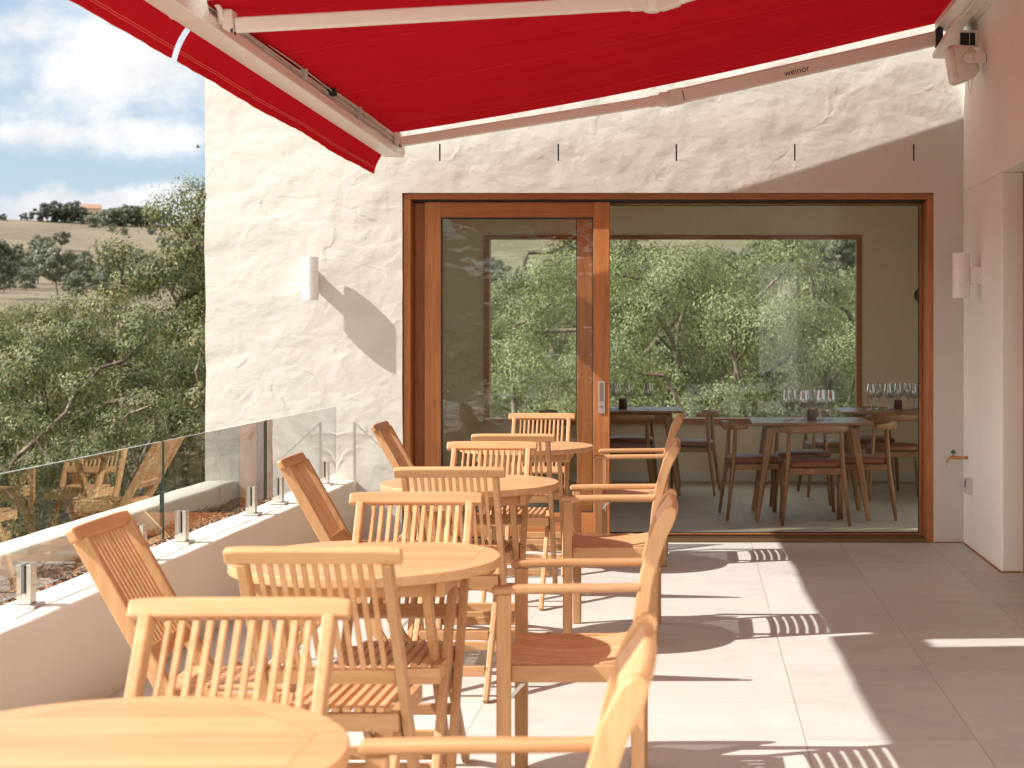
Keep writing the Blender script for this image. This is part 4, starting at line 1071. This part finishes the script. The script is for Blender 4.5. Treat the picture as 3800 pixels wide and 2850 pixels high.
# ---------------------------------------------------------------- round tables
def make_round_table():
    rt = empty('round_table', (0, 0, 0), 0, '', 'table', 'round teak folding tables')
    m = MB(); n = 96; m.prism([(0.40 * math.cos(2 * PI * k / n), 0.40 * math.sin(2 * PI * k / n)) for k in range(n)], 2, 0.721, 0.750)
    m.build('tabletop', teak_round, rt, 0.004, 3)
    a = MB()
    for s in (-1, 1):
        a.span(-0.25, 0.25, s * 0.21 - 0.011, s * 0.21 + 0.011, 0.667, 0.7205); a.span(s * 0.26 - 0.012, s * 0.26 + 0.012, -0.25, 0.25, 0.672, 0.7205)
    a.build('apron', teak[0], rt, 0.003)
    for s in (-1, 1):
        l = MB(); l.beam((s * 0.236, 0.19, 0.70), (s * 0.236, -0.27, 0.001), 0.024, 0.046, (0, 1, 0)); l.build('leg', teak[2], rt, 0.004)
        l = MB(); l.beam((s * 0.209, -0.19, 0.70), (s * 0.209, 0.27, 0.001), 0.024, 0.046, (0, 1, 0)); l.build('leg', teak[2], rt, 0.004)
    x_ = MB(); x_.span(-0.224, 0.224, -0.225, -0.203, 0.085, 0.125); x_.build('stretcher', teak[0], rt, 0.003)
    x_ = MB(); x_.span(-0.197, 0.197, 0.198, 0.220, 0.085, 0.125); x_.build('stretcher', teak[0], rt, 0.003)
    b = MB()
    for s in (-1, 1): b.lathe([(0, 0.0), (0.010, 0.0), (0.010, 0.006), (0, 0.006)], (0, 0, 0), 12, Matrix.Translation((s * 0.2485, 0.0, 0.35)) @ Matrix.Rotation(s * R(90), 4, 'Y'))
    b.build('pivot_bolt', brass, rt)
    return rt
tb = make_round_table()
for i, (x, y, lb) in enumerate(((-0.958, 2.43, 'nearest round teak table, blurred in the bottom left corner'), (-0.985, 4.59, 'second round teak table from the front'),
                                (-1.015, 6.92, 'third round teak table from the front'), (-1.010, 9.20, 'farthest round teak table, close to the sliding door'))):
    place(tb, i > 0, (x, y, 0), R(0.5 * i), lb)

# ---------------------------------------------------------------- dining room furniture
def make_dining_chair():
    rt = empty('dining_chair', (0, 0, 0), 0, '', 'chair', 'curved-back oak dining chairs')
    for s in (-1, 1):
        m = MB(); m.tube([(s * 0.235, 0.205, 0.0), (s * 0.222, 0.195, 0.25), (s * 0.21, 0.185, 0.425)], [0.0125, 0.017, 0.017], 12); m.build('leg', oak[2], rt)
        m = MB(); m.tube([(s * 0.250, -0.235, 0.0), (s * 0.225, -0.205, 0.25), (s * 0.205, -0.18, 0.43), (s * 0.193, -0.165, 0.70)], [0.0125, 0.017, 0.018, 0.014], 12); m.build('leg', oak[2], rt)
    f = MB(); f.span(-0.20, 0.20, -0.192, -0.170, 0.375, 0.425); f.span(-0.20, 0.20, 0.175, 0.197, 0.375, 0.425)
    for s in (-1, 1): f.span(s * 0.207 - 0.011, s * 0.207 + 0.011, -0.17, 0.174, 0.378, 0.423)
    f.build('seat_frame', oak[0], rt, 0.004)
    f = MB(); f.span(-0.085, 0.085, -0.198, -0.1925, 0.378, 0.422); o = f.build('joint_plate', oak[1], rt, 0.002); o['label'] = 'paler oak plate'
    f = MB()
    for sx in (-0.07, 0.07):
        for sz in (0.388, 0.412): f.lathe([(0, 0.002), (0.004, 0.002), (0.004, 0)], (0, 0, 0), 8, Matrix.Translation((sx, -0.1985, sz)) @ Matrix.Rotation(R(90), 4, 'X'))
    f.build('screw', black, rt)
    # cushion
    c = MB(); n, rws = 28, 7; vs = []
    for j in range(rws):
        t = j / (rws - 1); zz = 0.428 + 0.052 * t; sc = [0.94, 1.0, 1.015, 1.0, 0.93, 0.72, 0.3][j]; zz = [0.428, 0.434, 0.447, 0.460, 0.471, 0.477, 0.480][j]
        for k in range(n):
            a = 2 * PI * k / n; ct, st = math.cos(a), math.sin(a); e = 0.5
            vs.append((0.222 * sc * math.copysign(abs(ct) ** e, ct), 0.205 * sc * math.copysign(abs(st) ** e, st) + 0.006, zz))
    fs = [(i * n + k, i * n + (k + 1) % n, (i + 1) * n + (k + 1) % n, (i + 1) * n + k) for i in range(rws - 1) for k in range(n)] + [tuple(range(n - 1, -1, -1)), tuple((rws - 1) * n + k for k in range(n))]
    c.add(vs, fs, True); c.build('seat', leather, rt)
    # steam-bent backrest
    b = MB(); n = 28; vs = []
    for i in range(n + 1):
        t = -1 + 2 * i / n; a = t * R(74)
        r = 0.258; x = r * math.sin(a); y = -0.20 + (r * 0.86) * (1 - math.cos(a)) - 0.035
        hh = 0.030 * (1 - 0.55 * abs(t) ** 3); th = 0.013 * (1 - 0.25 * abs(t) ** 4)
        nn = Vector((math.sin(a), -math.cos(a), 0)); zc = 0.715 - 0.004 * abs(t)
        ring = [(-1, -0.6), (-0.6, -1), (0.6, -1), (1, -0.6), (1, 0.6), (0.6, 1), (-0.6, 1), (-1, 0.6)]
        for p, q in ring: vs.append(Vector((x, y, zc)) + nn * p * th + Vector((0, 0, q * hh)))
    fs = [(i * 8 + k, i * 8 + (k + 1) % 8, (i + 1) * 8 + (k + 1) % 8, (i + 1) * 8 + k) for i in range(n) for k in range(8)] + [tuple(range(8)), tuple(n * 8 + k for k in range(8))]
    b.add(vs, fs, True); b.build('backrest', oak[0], rt)
    return rt
dc = make_dining_chair()
dining = [
    (0.90, 11.55, 0, 'dining chair with its back to us at the front dining table'),
    (0.46, 11.97, -84, 'dining chair on the left side of the front dining table'),
    (1.33, 11.92, 84, 'dining chair on the right side of the front dining table'),
    (0.88, 12.42, 180, 'dining chair on the far side of the front dining table'),
    (-0.60, 13.15, 0, 'dining chair with its back to us at the left dining table'),
    (-0.60, 14.15, 180, 'dining chair on the window side of the left dining table'),
    (-0.03, 13.72, 84, 'dining chair on the right side of the left dining table'),
    (-1.15, 13.72, -84, 'dining chair on the left side of the left dining table, behind the glass door'),
    (1.72, 13.15, 0, 'dining chair with its back to us at the right dining table'),
    (1.20, 13.62, -84, 'dining chair on the left side of the right dining table'),
    (1.62, 14.12, 180, 'dining chair on the window side of the right dining table'),
]
for i, (x, y, a, lb) in enumerate(dining): place(dc, i > 0, (x, y, -0.002), R(a), lb)
def make_dining_table():
    rt = empty('dining_table', (0, 0, 0), 0, '', 'table', 'oak dining tables')
    m = MB(); m.span(-0.46, 0.46, -0.40, 0.40, 0.729, 0.750); m.build('tabletop', tabletop_dark, rt, 0.008, 2)
    a = MB()
    for s in (-1, 1): a.span(-0.31, 0.31, s * 0.30 - 0.011, s * 0.30 + 0.011, 0.67, 0.7285); a.span(s * 0.33 - 0.011, s * 0.33 + 0.011, -0.288, 0.288, 0.67, 0.7285)
    a.build('apron', oak[0], rt, 0.003)
    for sx in (-1, 1):
        for sy in (-1, 1):
            l = MB(); l.beam((sx * 0.315, sy * 0.285, 0.715), (sx * 0.425, sy * 0.345, 0.002), 0.066, 0.052, (0, 1, 0), 0.036, 0.034); l.build('leg', oak[2], rt, 0.012, 3)
    return rt
dt = make_dining_table()
for i, (x, y, a, lb) in enumerate(((0.90, 11.96, 0, 'front oak dining table crowded with wine glasses'), (-0.56, 13.78, 0, 'left oak dining table seen beside the door stile'), (1.74, 13.62, 0, 'right oak dining table half hidden by the door frame'))):
    place(dt, i > 0, (x, y, -0.002), R(a), lb)
def make_glass():
    m = MB()
    prof = [(0.0, 0.003), (0.034, 0.0015), (0.036, 0.0), (0.036, 0.0025), (0.012, 0.006), (0.0045, 0.014), (0.0038, 0.05), (0.004, 0.092), (0.010, 0.100), (0.028, 0.115), (0.041, 0.132), (0.0455, 0.147), (0.044, 0.17), (0.038, 0.20), (0.0335, 0.235)]
    m.lathe(prof, (0, 0, 0), 24)
    return m.build('wine_glass', glass_wine)
def cup(loc, label):
    rt = empty('candle_cup', loc, 0, label, 'candle holder', 'brown candle cups')
    m = MB(); m.lathe([(0, 0), (0.034, 0), (0.037, 0.006), (0.038, 0.07), (0.036, 0.086), (0.033, 0.086), (0.034, 0.06), (0, 0.055)], (0, 0, 0), 28); m.build('cup_body', ceramic, rt)
    m = MB(); m.lathe([(0, 0.06), (0.0325, 0.06), (0.0325, 0.095), (0.030, 0.10), (0, 0.10)], (0, 0, 0), 24); m.build('candle', wax, rt)
wg0 = make_glass(); tag(wg0, '', 'wine glass'); used = False
ZT = 0.749
sets = [((0.90, 11.96), 'on the front dining table, beside its brown candle cup', [(-0.19, -0.10), (-0.135, 0.02), (-0.06, -0.12), (-0.03, 0.07), (0.03, 0.12), (0.075, -0.08), (0.16, -0.02), (0.10, 0.1)], (0.015, -0.06)),
        ((-0.56, 13.78), 'on the left dining table, near the door stile', [(-0.145, -0.05), (-0.04, -0.09), (0.145, -0.03), (-0.20, 0.10), (-0.36, -0.08), (-0.29, 0.02)], (-0.085, -0.02)),
        ((1.74, 13.62), 'on the right dining table, before the plain wall', [(-0.17, -0.08), (-0.09, 0.06), (-0.02, -0.1), (0.04, 0.08), (0.08, -0.02), (0.17, 0.02), (0.21, -0.07)], (0.075, 0.0))]
for (cx, cy), ph, pts, cp in sets:
    for j, (dx, dy) in enumerate(pts):
        o = wg0 if not used else wg0.copy()
        if used: COL.objects.link(o)
        used = True
        o.location = (cx + dx, cy + dy, ZT); o['label'] = 'clear stemmed wine glass ' + ph; o['group'] = 'wine glasses ' + ph.split(',')[0]; o['category'] = 'wine glass'
    cup((cx + cp[0], cy + cp[1], ZT), 'dark brown candle cup ' + ph.split(',')[0])
m = MB(); m.lathe([(0, 0.03), (0.06, 0.03), (0.078, 0.022), (0.08, 0.012), (0.08, 0)], (0, 0, 0), 32, Matrix.Translation((2.20, RY1, 1.795)) @ Matrix.Rotation(R(90), 4, 'X'))
tag(m.build('disc_wall_light', simple('dark_bronze', (0.12, 0.085, 0.06), 0.35, 0.7)), 'round dark bronze wall light on the dining room back wall', 'wall light')

# ---------------------------------------------------------------- trees
def leaf_mesh(name, centers, rad, count, L, W, m, seed, droop=0.5, fl=0.78):
    r = np.random.default_rng(seed)
    cnt = [max(20, int(count * q)) for q in (np.array(rad) / np.mean(rad)) ** 2]
    cs = np.repeat(np.array(centers), cnt, 0); rr = np.repeat(np.array(rad), cnt); n = len(cs)
    d = r.normal(size=(n, 3)); d /= np.linalg.norm(d, axis=1)[:, None]
    rad_ = rr * r.uniform(0.12, 1.0, n) ** 0.42
    # lumpy shells so that tufts show
    ph = r.uniform(0, 6.28, len(centers)).repeat(cnt)
    rad_ *= 1 + 0.28 * np.sin(d[:, 0] * 5 + ph) * np.sin(d[:, 1] * 5 + ph * 2) + 0.2 * np.sin(d[:, 2] * 8 + ph * 3)
    p = cs + d * rad_[:, None] * np.array([1.0, 1.0, fl])
    p += 0.09 * rr[:, None] * r.normal(size=(n, 3))
    nrm = d * 1.6 + r.normal(size=(n, 3)) * 0.42 + np.array([0, 0, 0.25])
    nrm /= np.linalg.norm(nrm, axis=1)[:, None]
    a = r.normal(size=(n, 3)) * 0.6; a[:, 2] -= droop * 1.3
    a -= nrm * (a * nrm).sum(1)[:, None]; a /= np.linalg.norm(a, axis=1)[:, None]
    b = np.cross(a, nrm)
    l = (L * r.uniform(0.6, 1.4, n))[:, None]; w_ = (W * r.uniform(0.6, 1.4, n))[:, None]
    v = np.stack([p - a * l / 2, p + b * w_ / 2 - a * l * 0.1, p + a * l / 2, p - b * w_ / 2 - a * l * 0.1], 1).reshape(-1, 3)
    me = bpy.data.meshes.new(name)
    me.vertices.add(4 * n); me.vertices.foreach_set('co', v.ravel().astype(np.float32))
    me.loops.add(4 * n); me.loops.foreach_set('vertex_index', np.arange(4 * n, dtype=np.int32))
    me.polygons.add(n); me.polygons.foreach_set('loop_start', np.arange(0, 4 * n, 4, dtype=np.int32)); me.polygons.foreach_set('loop_total', np.full(n, 4, dtype=np.int32))
    me.materials.append(m); me.update(); me.validate()
    return me
def tree_proto(seed, h, prof, leafm, ncl=60, count=950, L=0.14, W=0.050, crad=0.058, name='gum_tree', lean=0.08, mind=0.11, ns=7, fl=0.78, forks=3):
    """prof: list of (height fraction, crown radius fraction of h). Clusters fill that envelope; limbs grow from the stem out to each."""
    rd = random.Random(seed)
    hs_ = [a for a, b in prof]; rs_ = [b for a, b in prof]
    cents = []; tries = 0
    lob = [(rd.uniform(0, 6.28), rd.uniform(0.2, 0.38)) for _ in range(3)]
    while len(cents) < ncl and tries < 20000:
        tries += 1
        f = rd.uniform(hs_[0], hs_[-1]); env = float(np.interp(f, hs_, rs_))
        a = rd.uniform(0, 2 * PI); k = 1 + lob[0][1] * math.sin(a * 2 + lob[0][0] + f * 5) + lob[1][1] * math.sin(a * 3 + lob[1][0] - f * 9)
        q = math.sqrt(rd.uniform(0.05, 1)) * env * k
        c = Vector((math.cos(a) * q + lean * f * 0.6, math.sin(a) * q, f)) * h
        if all((c - o).length > mind * h for o in cents): cents.append(c)
    # stem
    nodes = [Vector((0, 0, 0))]; par = [-1]
    def chain(i, target, n, jit):
        p0 = nodes[i]; last = i
        d0 = (nodes[i] - nodes[par[i]]).normalized() if par[i] >= 0 else Vector((0, 0, 1))
        L_ = (target - p0).length
        for k in range(1, n + 1):
            t = k / n
            p = p0.lerp(target, t) + (d0 + Vector((0, 0, 0.3))) * L_ * 0.22 * t * (1 - t) * 2 + Vector((rd.gauss(0, jit), rd.gauss(0, jit), rd.gauss(0, jit))) * L_ * (1 if k < n else 0)
            nodes.append(p); par.append(last); last = len(nodes) - 1
        return last
    s0 = chain(0, Vector((lean * 0.2, rd.gauss(0, 0.02), hs_[0] * 0.75)) * h, 4, 0.03)
    base = rd.uniform(0, 6.28)
    for j in range(forks):
        a = base + j * 2 * PI / forks + rd.uniform(-.4, .4); e = float(np.interp(0.72, hs_, rs_)) * 0.45
        chain(s0, Vector((math.cos(a) * e + lean * 0.4, math.sin(a) * e, rd.uniform(0.66, 0.82))) * h, 6, 0.035)
    ends = []
    for c in sorted(cents, key=lambda c: (c - nodes[s0]).length):
        best, bi = 1e9, s0
        for i, p in enumerate(nodes):
            if i < 2: continue
            dz = p.z - c.z
            cost = (c - p).length + max(0, dz + 0.01 * h) * 2.0
            if cost < best: best, bi = cost, i
        ends.append(chain(bi, c, 3, 0.06))
    w_ = [0.0] * len(nodes)
    for e in ends:
        i = e
        while i >= 0: w_[i] += 1; i = par[i]
    rad = [h * 0.0026 * max(0.6, q) ** 0.52 for q in w_]
    rad = [max(r_, 0.0) for r_ in rad]
    mb = MB()
    kids = {}
    for i, p_ in enumerate(par): kids.setdefault(p_, []).append(i)
    for i in range(1, len(nodes)):
        p_ = par[i]
        r0 = min(rad[p_], rad[i] * 1.35) if p_ else rad[i] * 1.4
        mb.tube([nodes[p_], nodes[i]], [r0, rad[i]], ns if rad[i] > h * 0.006 else 4, cap=False)
    rt = empty(name, (0, 0, -500), 0, '', 'tree')
    mb.build('trunk', bark, rt)
    rads = [h * crad * rd.uniform(0.65, 1.35) for _ in cents]
    me = leaf_mesh('crown', [tuple(c) for c in cents], rads, count, L, W, leafm, seed + 100, fl=fl)
    o = bpy.data.objects.new('crown', me); COL.objects.link(o); o.parent = rt
    return rt, h
BR = [(0.34, 0.14), (0.5, 0.30), (0.68, 0.36), (0.84, 0.27), (0.95, 0.10)]
TL = [(0.30, 0.10), (0.45, 0.19), (0.60, 0.19), (0.72, 0.15), (0.84, 0.125), (0.93, 0.10), (0.97, 0.06)]
LO = [(0.22, 0.20), (0.4, 0.38), (0.62, 0.42), (0.82, 0.30), (0.94, 0.12)]
protos = [tree_proto(11, 16, BR, gum_leaf, 52), tree_proto(23, 15, LO, gum_leaf, 60), tree_proto(35, 17, TL, gum_leaf, 85, crad=0.056, mind=0.055),
          tree_proto(47, 13, BR, pale_leaf, 54, L=0.075, W=0.027, count=2300, crad=0.055, mind=0.115, lean=0.35, forks=4), tree_proto(59, 13, LO, pale_leaf, 60, L=0.075, W=0.027, count=2300, crad=0.055, mind=0.115, lean=-0.3, forks=4)]
protos_used = [False] * 5
def put_tree(k, px, Yd, topy, rot, label, group, bury=0.0):
    """k prototype, standing in the direction px at depth Yd, its top at height given by topy"""
    rt, h = protos[k]
    x = (px - 1500) * Yd / 3300; gz = float(ground_z(np.array(x), np.array(Yd))) - 0.2
    ztop = CZ + (722 - topy) * Yd / 3300
    s = (ztop - gz) / h
    o = place(rt, protos_used[k], (x, Yd, gz), R(rot), label, group, (s, s, s)); protos_used[k] = True
    return o
GL = 'gum trees below the terrace'
put_tree(2, 418, 56, 385, 20, 'tallest gum tree, its crown touching the left end of the white wall', GL)
put_tree(0, 270, 50, 610, 140, 'broad gum tree in the middle of the left view', GL)
put_tree(1, 90, 46, 655, 60, 'gum tree at the left edge, just above the glass fence', GL)
put_tree(1, 400, 46, 650, 250, 'low gum tree beside the corner of the white wall', GL)
put_tree(0, -30, 58, 650, 10, 'gum tree cut off by the left edge of the picture', GL)
put_tree(2, 150, 66, 640, 200, 'gum tree filling the gap behind the broad one', GL)
put_tree(1, 345, 72, 640, 100, 'gum tree rising behind the broad gum tree to its right', GL)
put_tree(0, 300, 38, 820, 310, 'small gum tree low behind the glass fence', GL)
put_tree(1, 30, 36, 850, 190, 'small gum tree low at the left edge behind the glass', GL)
put_tree(2, 500, 64, 540, 80, 'gum tree mostly hidden behind the white wall end', GL)
put_tree(1, 420, 88, 610, 0, 'gum tree in the second row beyond the tallest one', GL)
put_tree(0, 60, 86, 650, 220, 'gum tree in the second row near the left edge', GL)
GW = 'pale gum trees seen through the dining room window'
put_tree(3, 1400, 33, 435, 30, 'pale gum tree at the left of the window view', GW)
put_tree(4, 1590, 37, 420, 100, 'bright pale gum tree in the middle of the window view', GW)
put_tree(3, 1810, 31, 540, 200, 'pale gum tree at the right of the window view', GW)
put_tree(4, 1180, 32, 430, 250, 'pale gum tree seen through the sliding door glass', GW)
put_tree(3, 1500, 29, 760, 120, 'low pale gum tree at the foot of the window view', GW)
put_tree(4, 1720, 46, 480, 310, 'pale gum tree standing behind the right window tree', GW)
put_tree(0, 1290, 44, 445, 70, 'darker gum tree behind the left window tree', GW)
put_tree(4, 1060, 40, 500, 10, 'pale gum tree at the left frame of the dining room window', GW)
# trees behind the camera, seen only as reflections in the glass
for k, (x, y, s) in enumerate(((-30, -14, 0.85), (-14, -34, 0.9), (6, -42, 0.95), (-42, 4, 0.8), (22, -50, 1.0), (-30, -40, 1.0), (-34, 18, 0.7))):
    rt, h = protos[k % 3]
    gz = float(ground_z(np.array(float(x)), np.array(float(y)))) - 0.2
    place(rt, True, (x, y, gz), R(k * 77), 'gum tree standing out of sight, mirrored faintly in the door glass', 'gum trees mirrored in the glass', (s, s, s))

# distant trees on the hill
farp = []
FB = [(0.28, 0.22), (0.45, 0.40), (0.7, 0.42), (0.9, 0.25), (0.96, 0.1)]
for k, (sd, m_l, pf) in enumerate(((71, far_leaf, FB), (83, far_leaf, BR), (95, dark_leaf, [(0.12, 0.30), (0.35, 0.48), (0.65, 0.46), (0.88, 0.3), (0.95, 0.12)]), (101, far_leaf, [(0.15, 0.25), (0.4, 0.42), (0.7, 0.40), (0.92, 0.18)]))):
    rt, h = tree_proto(sd, 9, pf, m_l, 34, count=130, L=0.5, W=0.26, crad=0.10, mind=0.12, name='hillside_tree', ns=5)
    farp.append(rt)
far_used = [False] * 4
def put_far(k, x, y, s, label, group, sx=1.0):
    gz = float(ground_z(np.array(float(x)), np.array(float(y)))) - (0.15 if math.hypot(x, y) < 700 else 2.0 * s)
    place(farp[k], far_used[k], (x, y, gz), random.uniform(0, 6.28), label, group, (s * sx, s * sx, s)); far_used[k] = True
def at_r(px, r):
    a = math.atan2(px - 1500, 3300); return r * math.sin(a), r * math.cos(a)
for px, r, s, k in ((8, 800, 0.5, 2), (55, 815, 0.55, 2), (96, 810, 1.35, 2), (120, 812, 1.5, 2), (140, 815, 1.3, 2), (160, 810, 1.6, 2), (176, 806, 1.2, 2), (205, 770, 1.0, 3), (228, 800, 1.1, 0), (245, 790, 1.35, 1), (262, 800, 1.5, 0), (283, 806, 1.5, 1), (300, 804, 1.4, 0), (318, 806, 1.5, 1), (335, 800, 1.3, 3), (242, 745, 0.5, 3)):
    x, y = at_r(px, r)
    lb = 'dark round tree in the row along the far ridge' if k == 2 else 'grey-green tree on the far ridge near the small house'
    put_far(k, x, y, s, lb, 'dark trees along the ridge' if k == 2 else 'grey trees along the ridge', 1.15)
rd = random.Random(5)
for i in range(84):
    px = rd.uniform(-80, 480); r = rd.choice((rd.uniform(300, 520), rd.uniform(480, 680), rd.uniform(560, 740)))
    if r > 600 and rd.random() < 0.45: continue
    x, y = at_r(px, r); put_far(rd.choice((0, 1, 1, 3, 3, 0)), x, y, rd.uniform(0.5, 1.3), 'grey-green gum tree scattered on the dry hillside at left', 'gum trees on the dry hillside')
for i in range(55):
    px = rd.uniform(1000, 1950); r = rd.uniform(85, 420)
    x, y = at_r(px, r); put_far(rd.choice((0, 1, 3, 3)), x, y, rd.uniform(0.55, 1.2), 'hillside gum tree glimpsed far off through the dining room window', 'far gum trees through the window')
# understorey shrubs
for i in range(26):
    px = rd.uniform(-60, 560); r = rd.uniform(30, 110)
    x, y = at_r(px, r); put_far(rd.choice((0, 3)), x, y, rd.uniform(0.3, 0.55), 'low shrub under the gum trees below the terrace', 'shrubs under the gum trees', 1.5)
# small house on the ridge
x, y = at_r(197, 838); gz = float(ground_z(np.array(x), np.array(y)))
hs = empty('hilltop_house', (x, y, gz + 2.2), R(20), 'tiny tan house with terracotta roof on the far ridge', 'house')
m = MB(); m.span(-4.5, 4.5, -3.5, 3.5, -5, 5.2); m.build('wall', simple('tan_stucco', (0.50, 0.38, 0.26), 0.9), hs)
m = MB(); m.add([(-5, -4, 5.2), (5, -4, 5.2), (5, 4, 5.2), (-5, 4, 5.2), (-5, 0, 7.6), (5, 0, 7.6)], [(0, 1, 5, 4), (2, 3, 4, 5), (0, 4, 3), (1, 2, 5), (3, 2, 1, 0)]); m.build('roof', simple('terracotta', (0.30, 0.17, 0.115), 0.9), hs)
m = MB()
for wx in (-2.8, 0, 2.8): m.span(wx - 0.5, wx + 0.5, -3.56, -3.48, 1.8, 3.4)
m.build('window', simple('window_dark', (0.05, 0.05, 0.06), 0.2), hs)
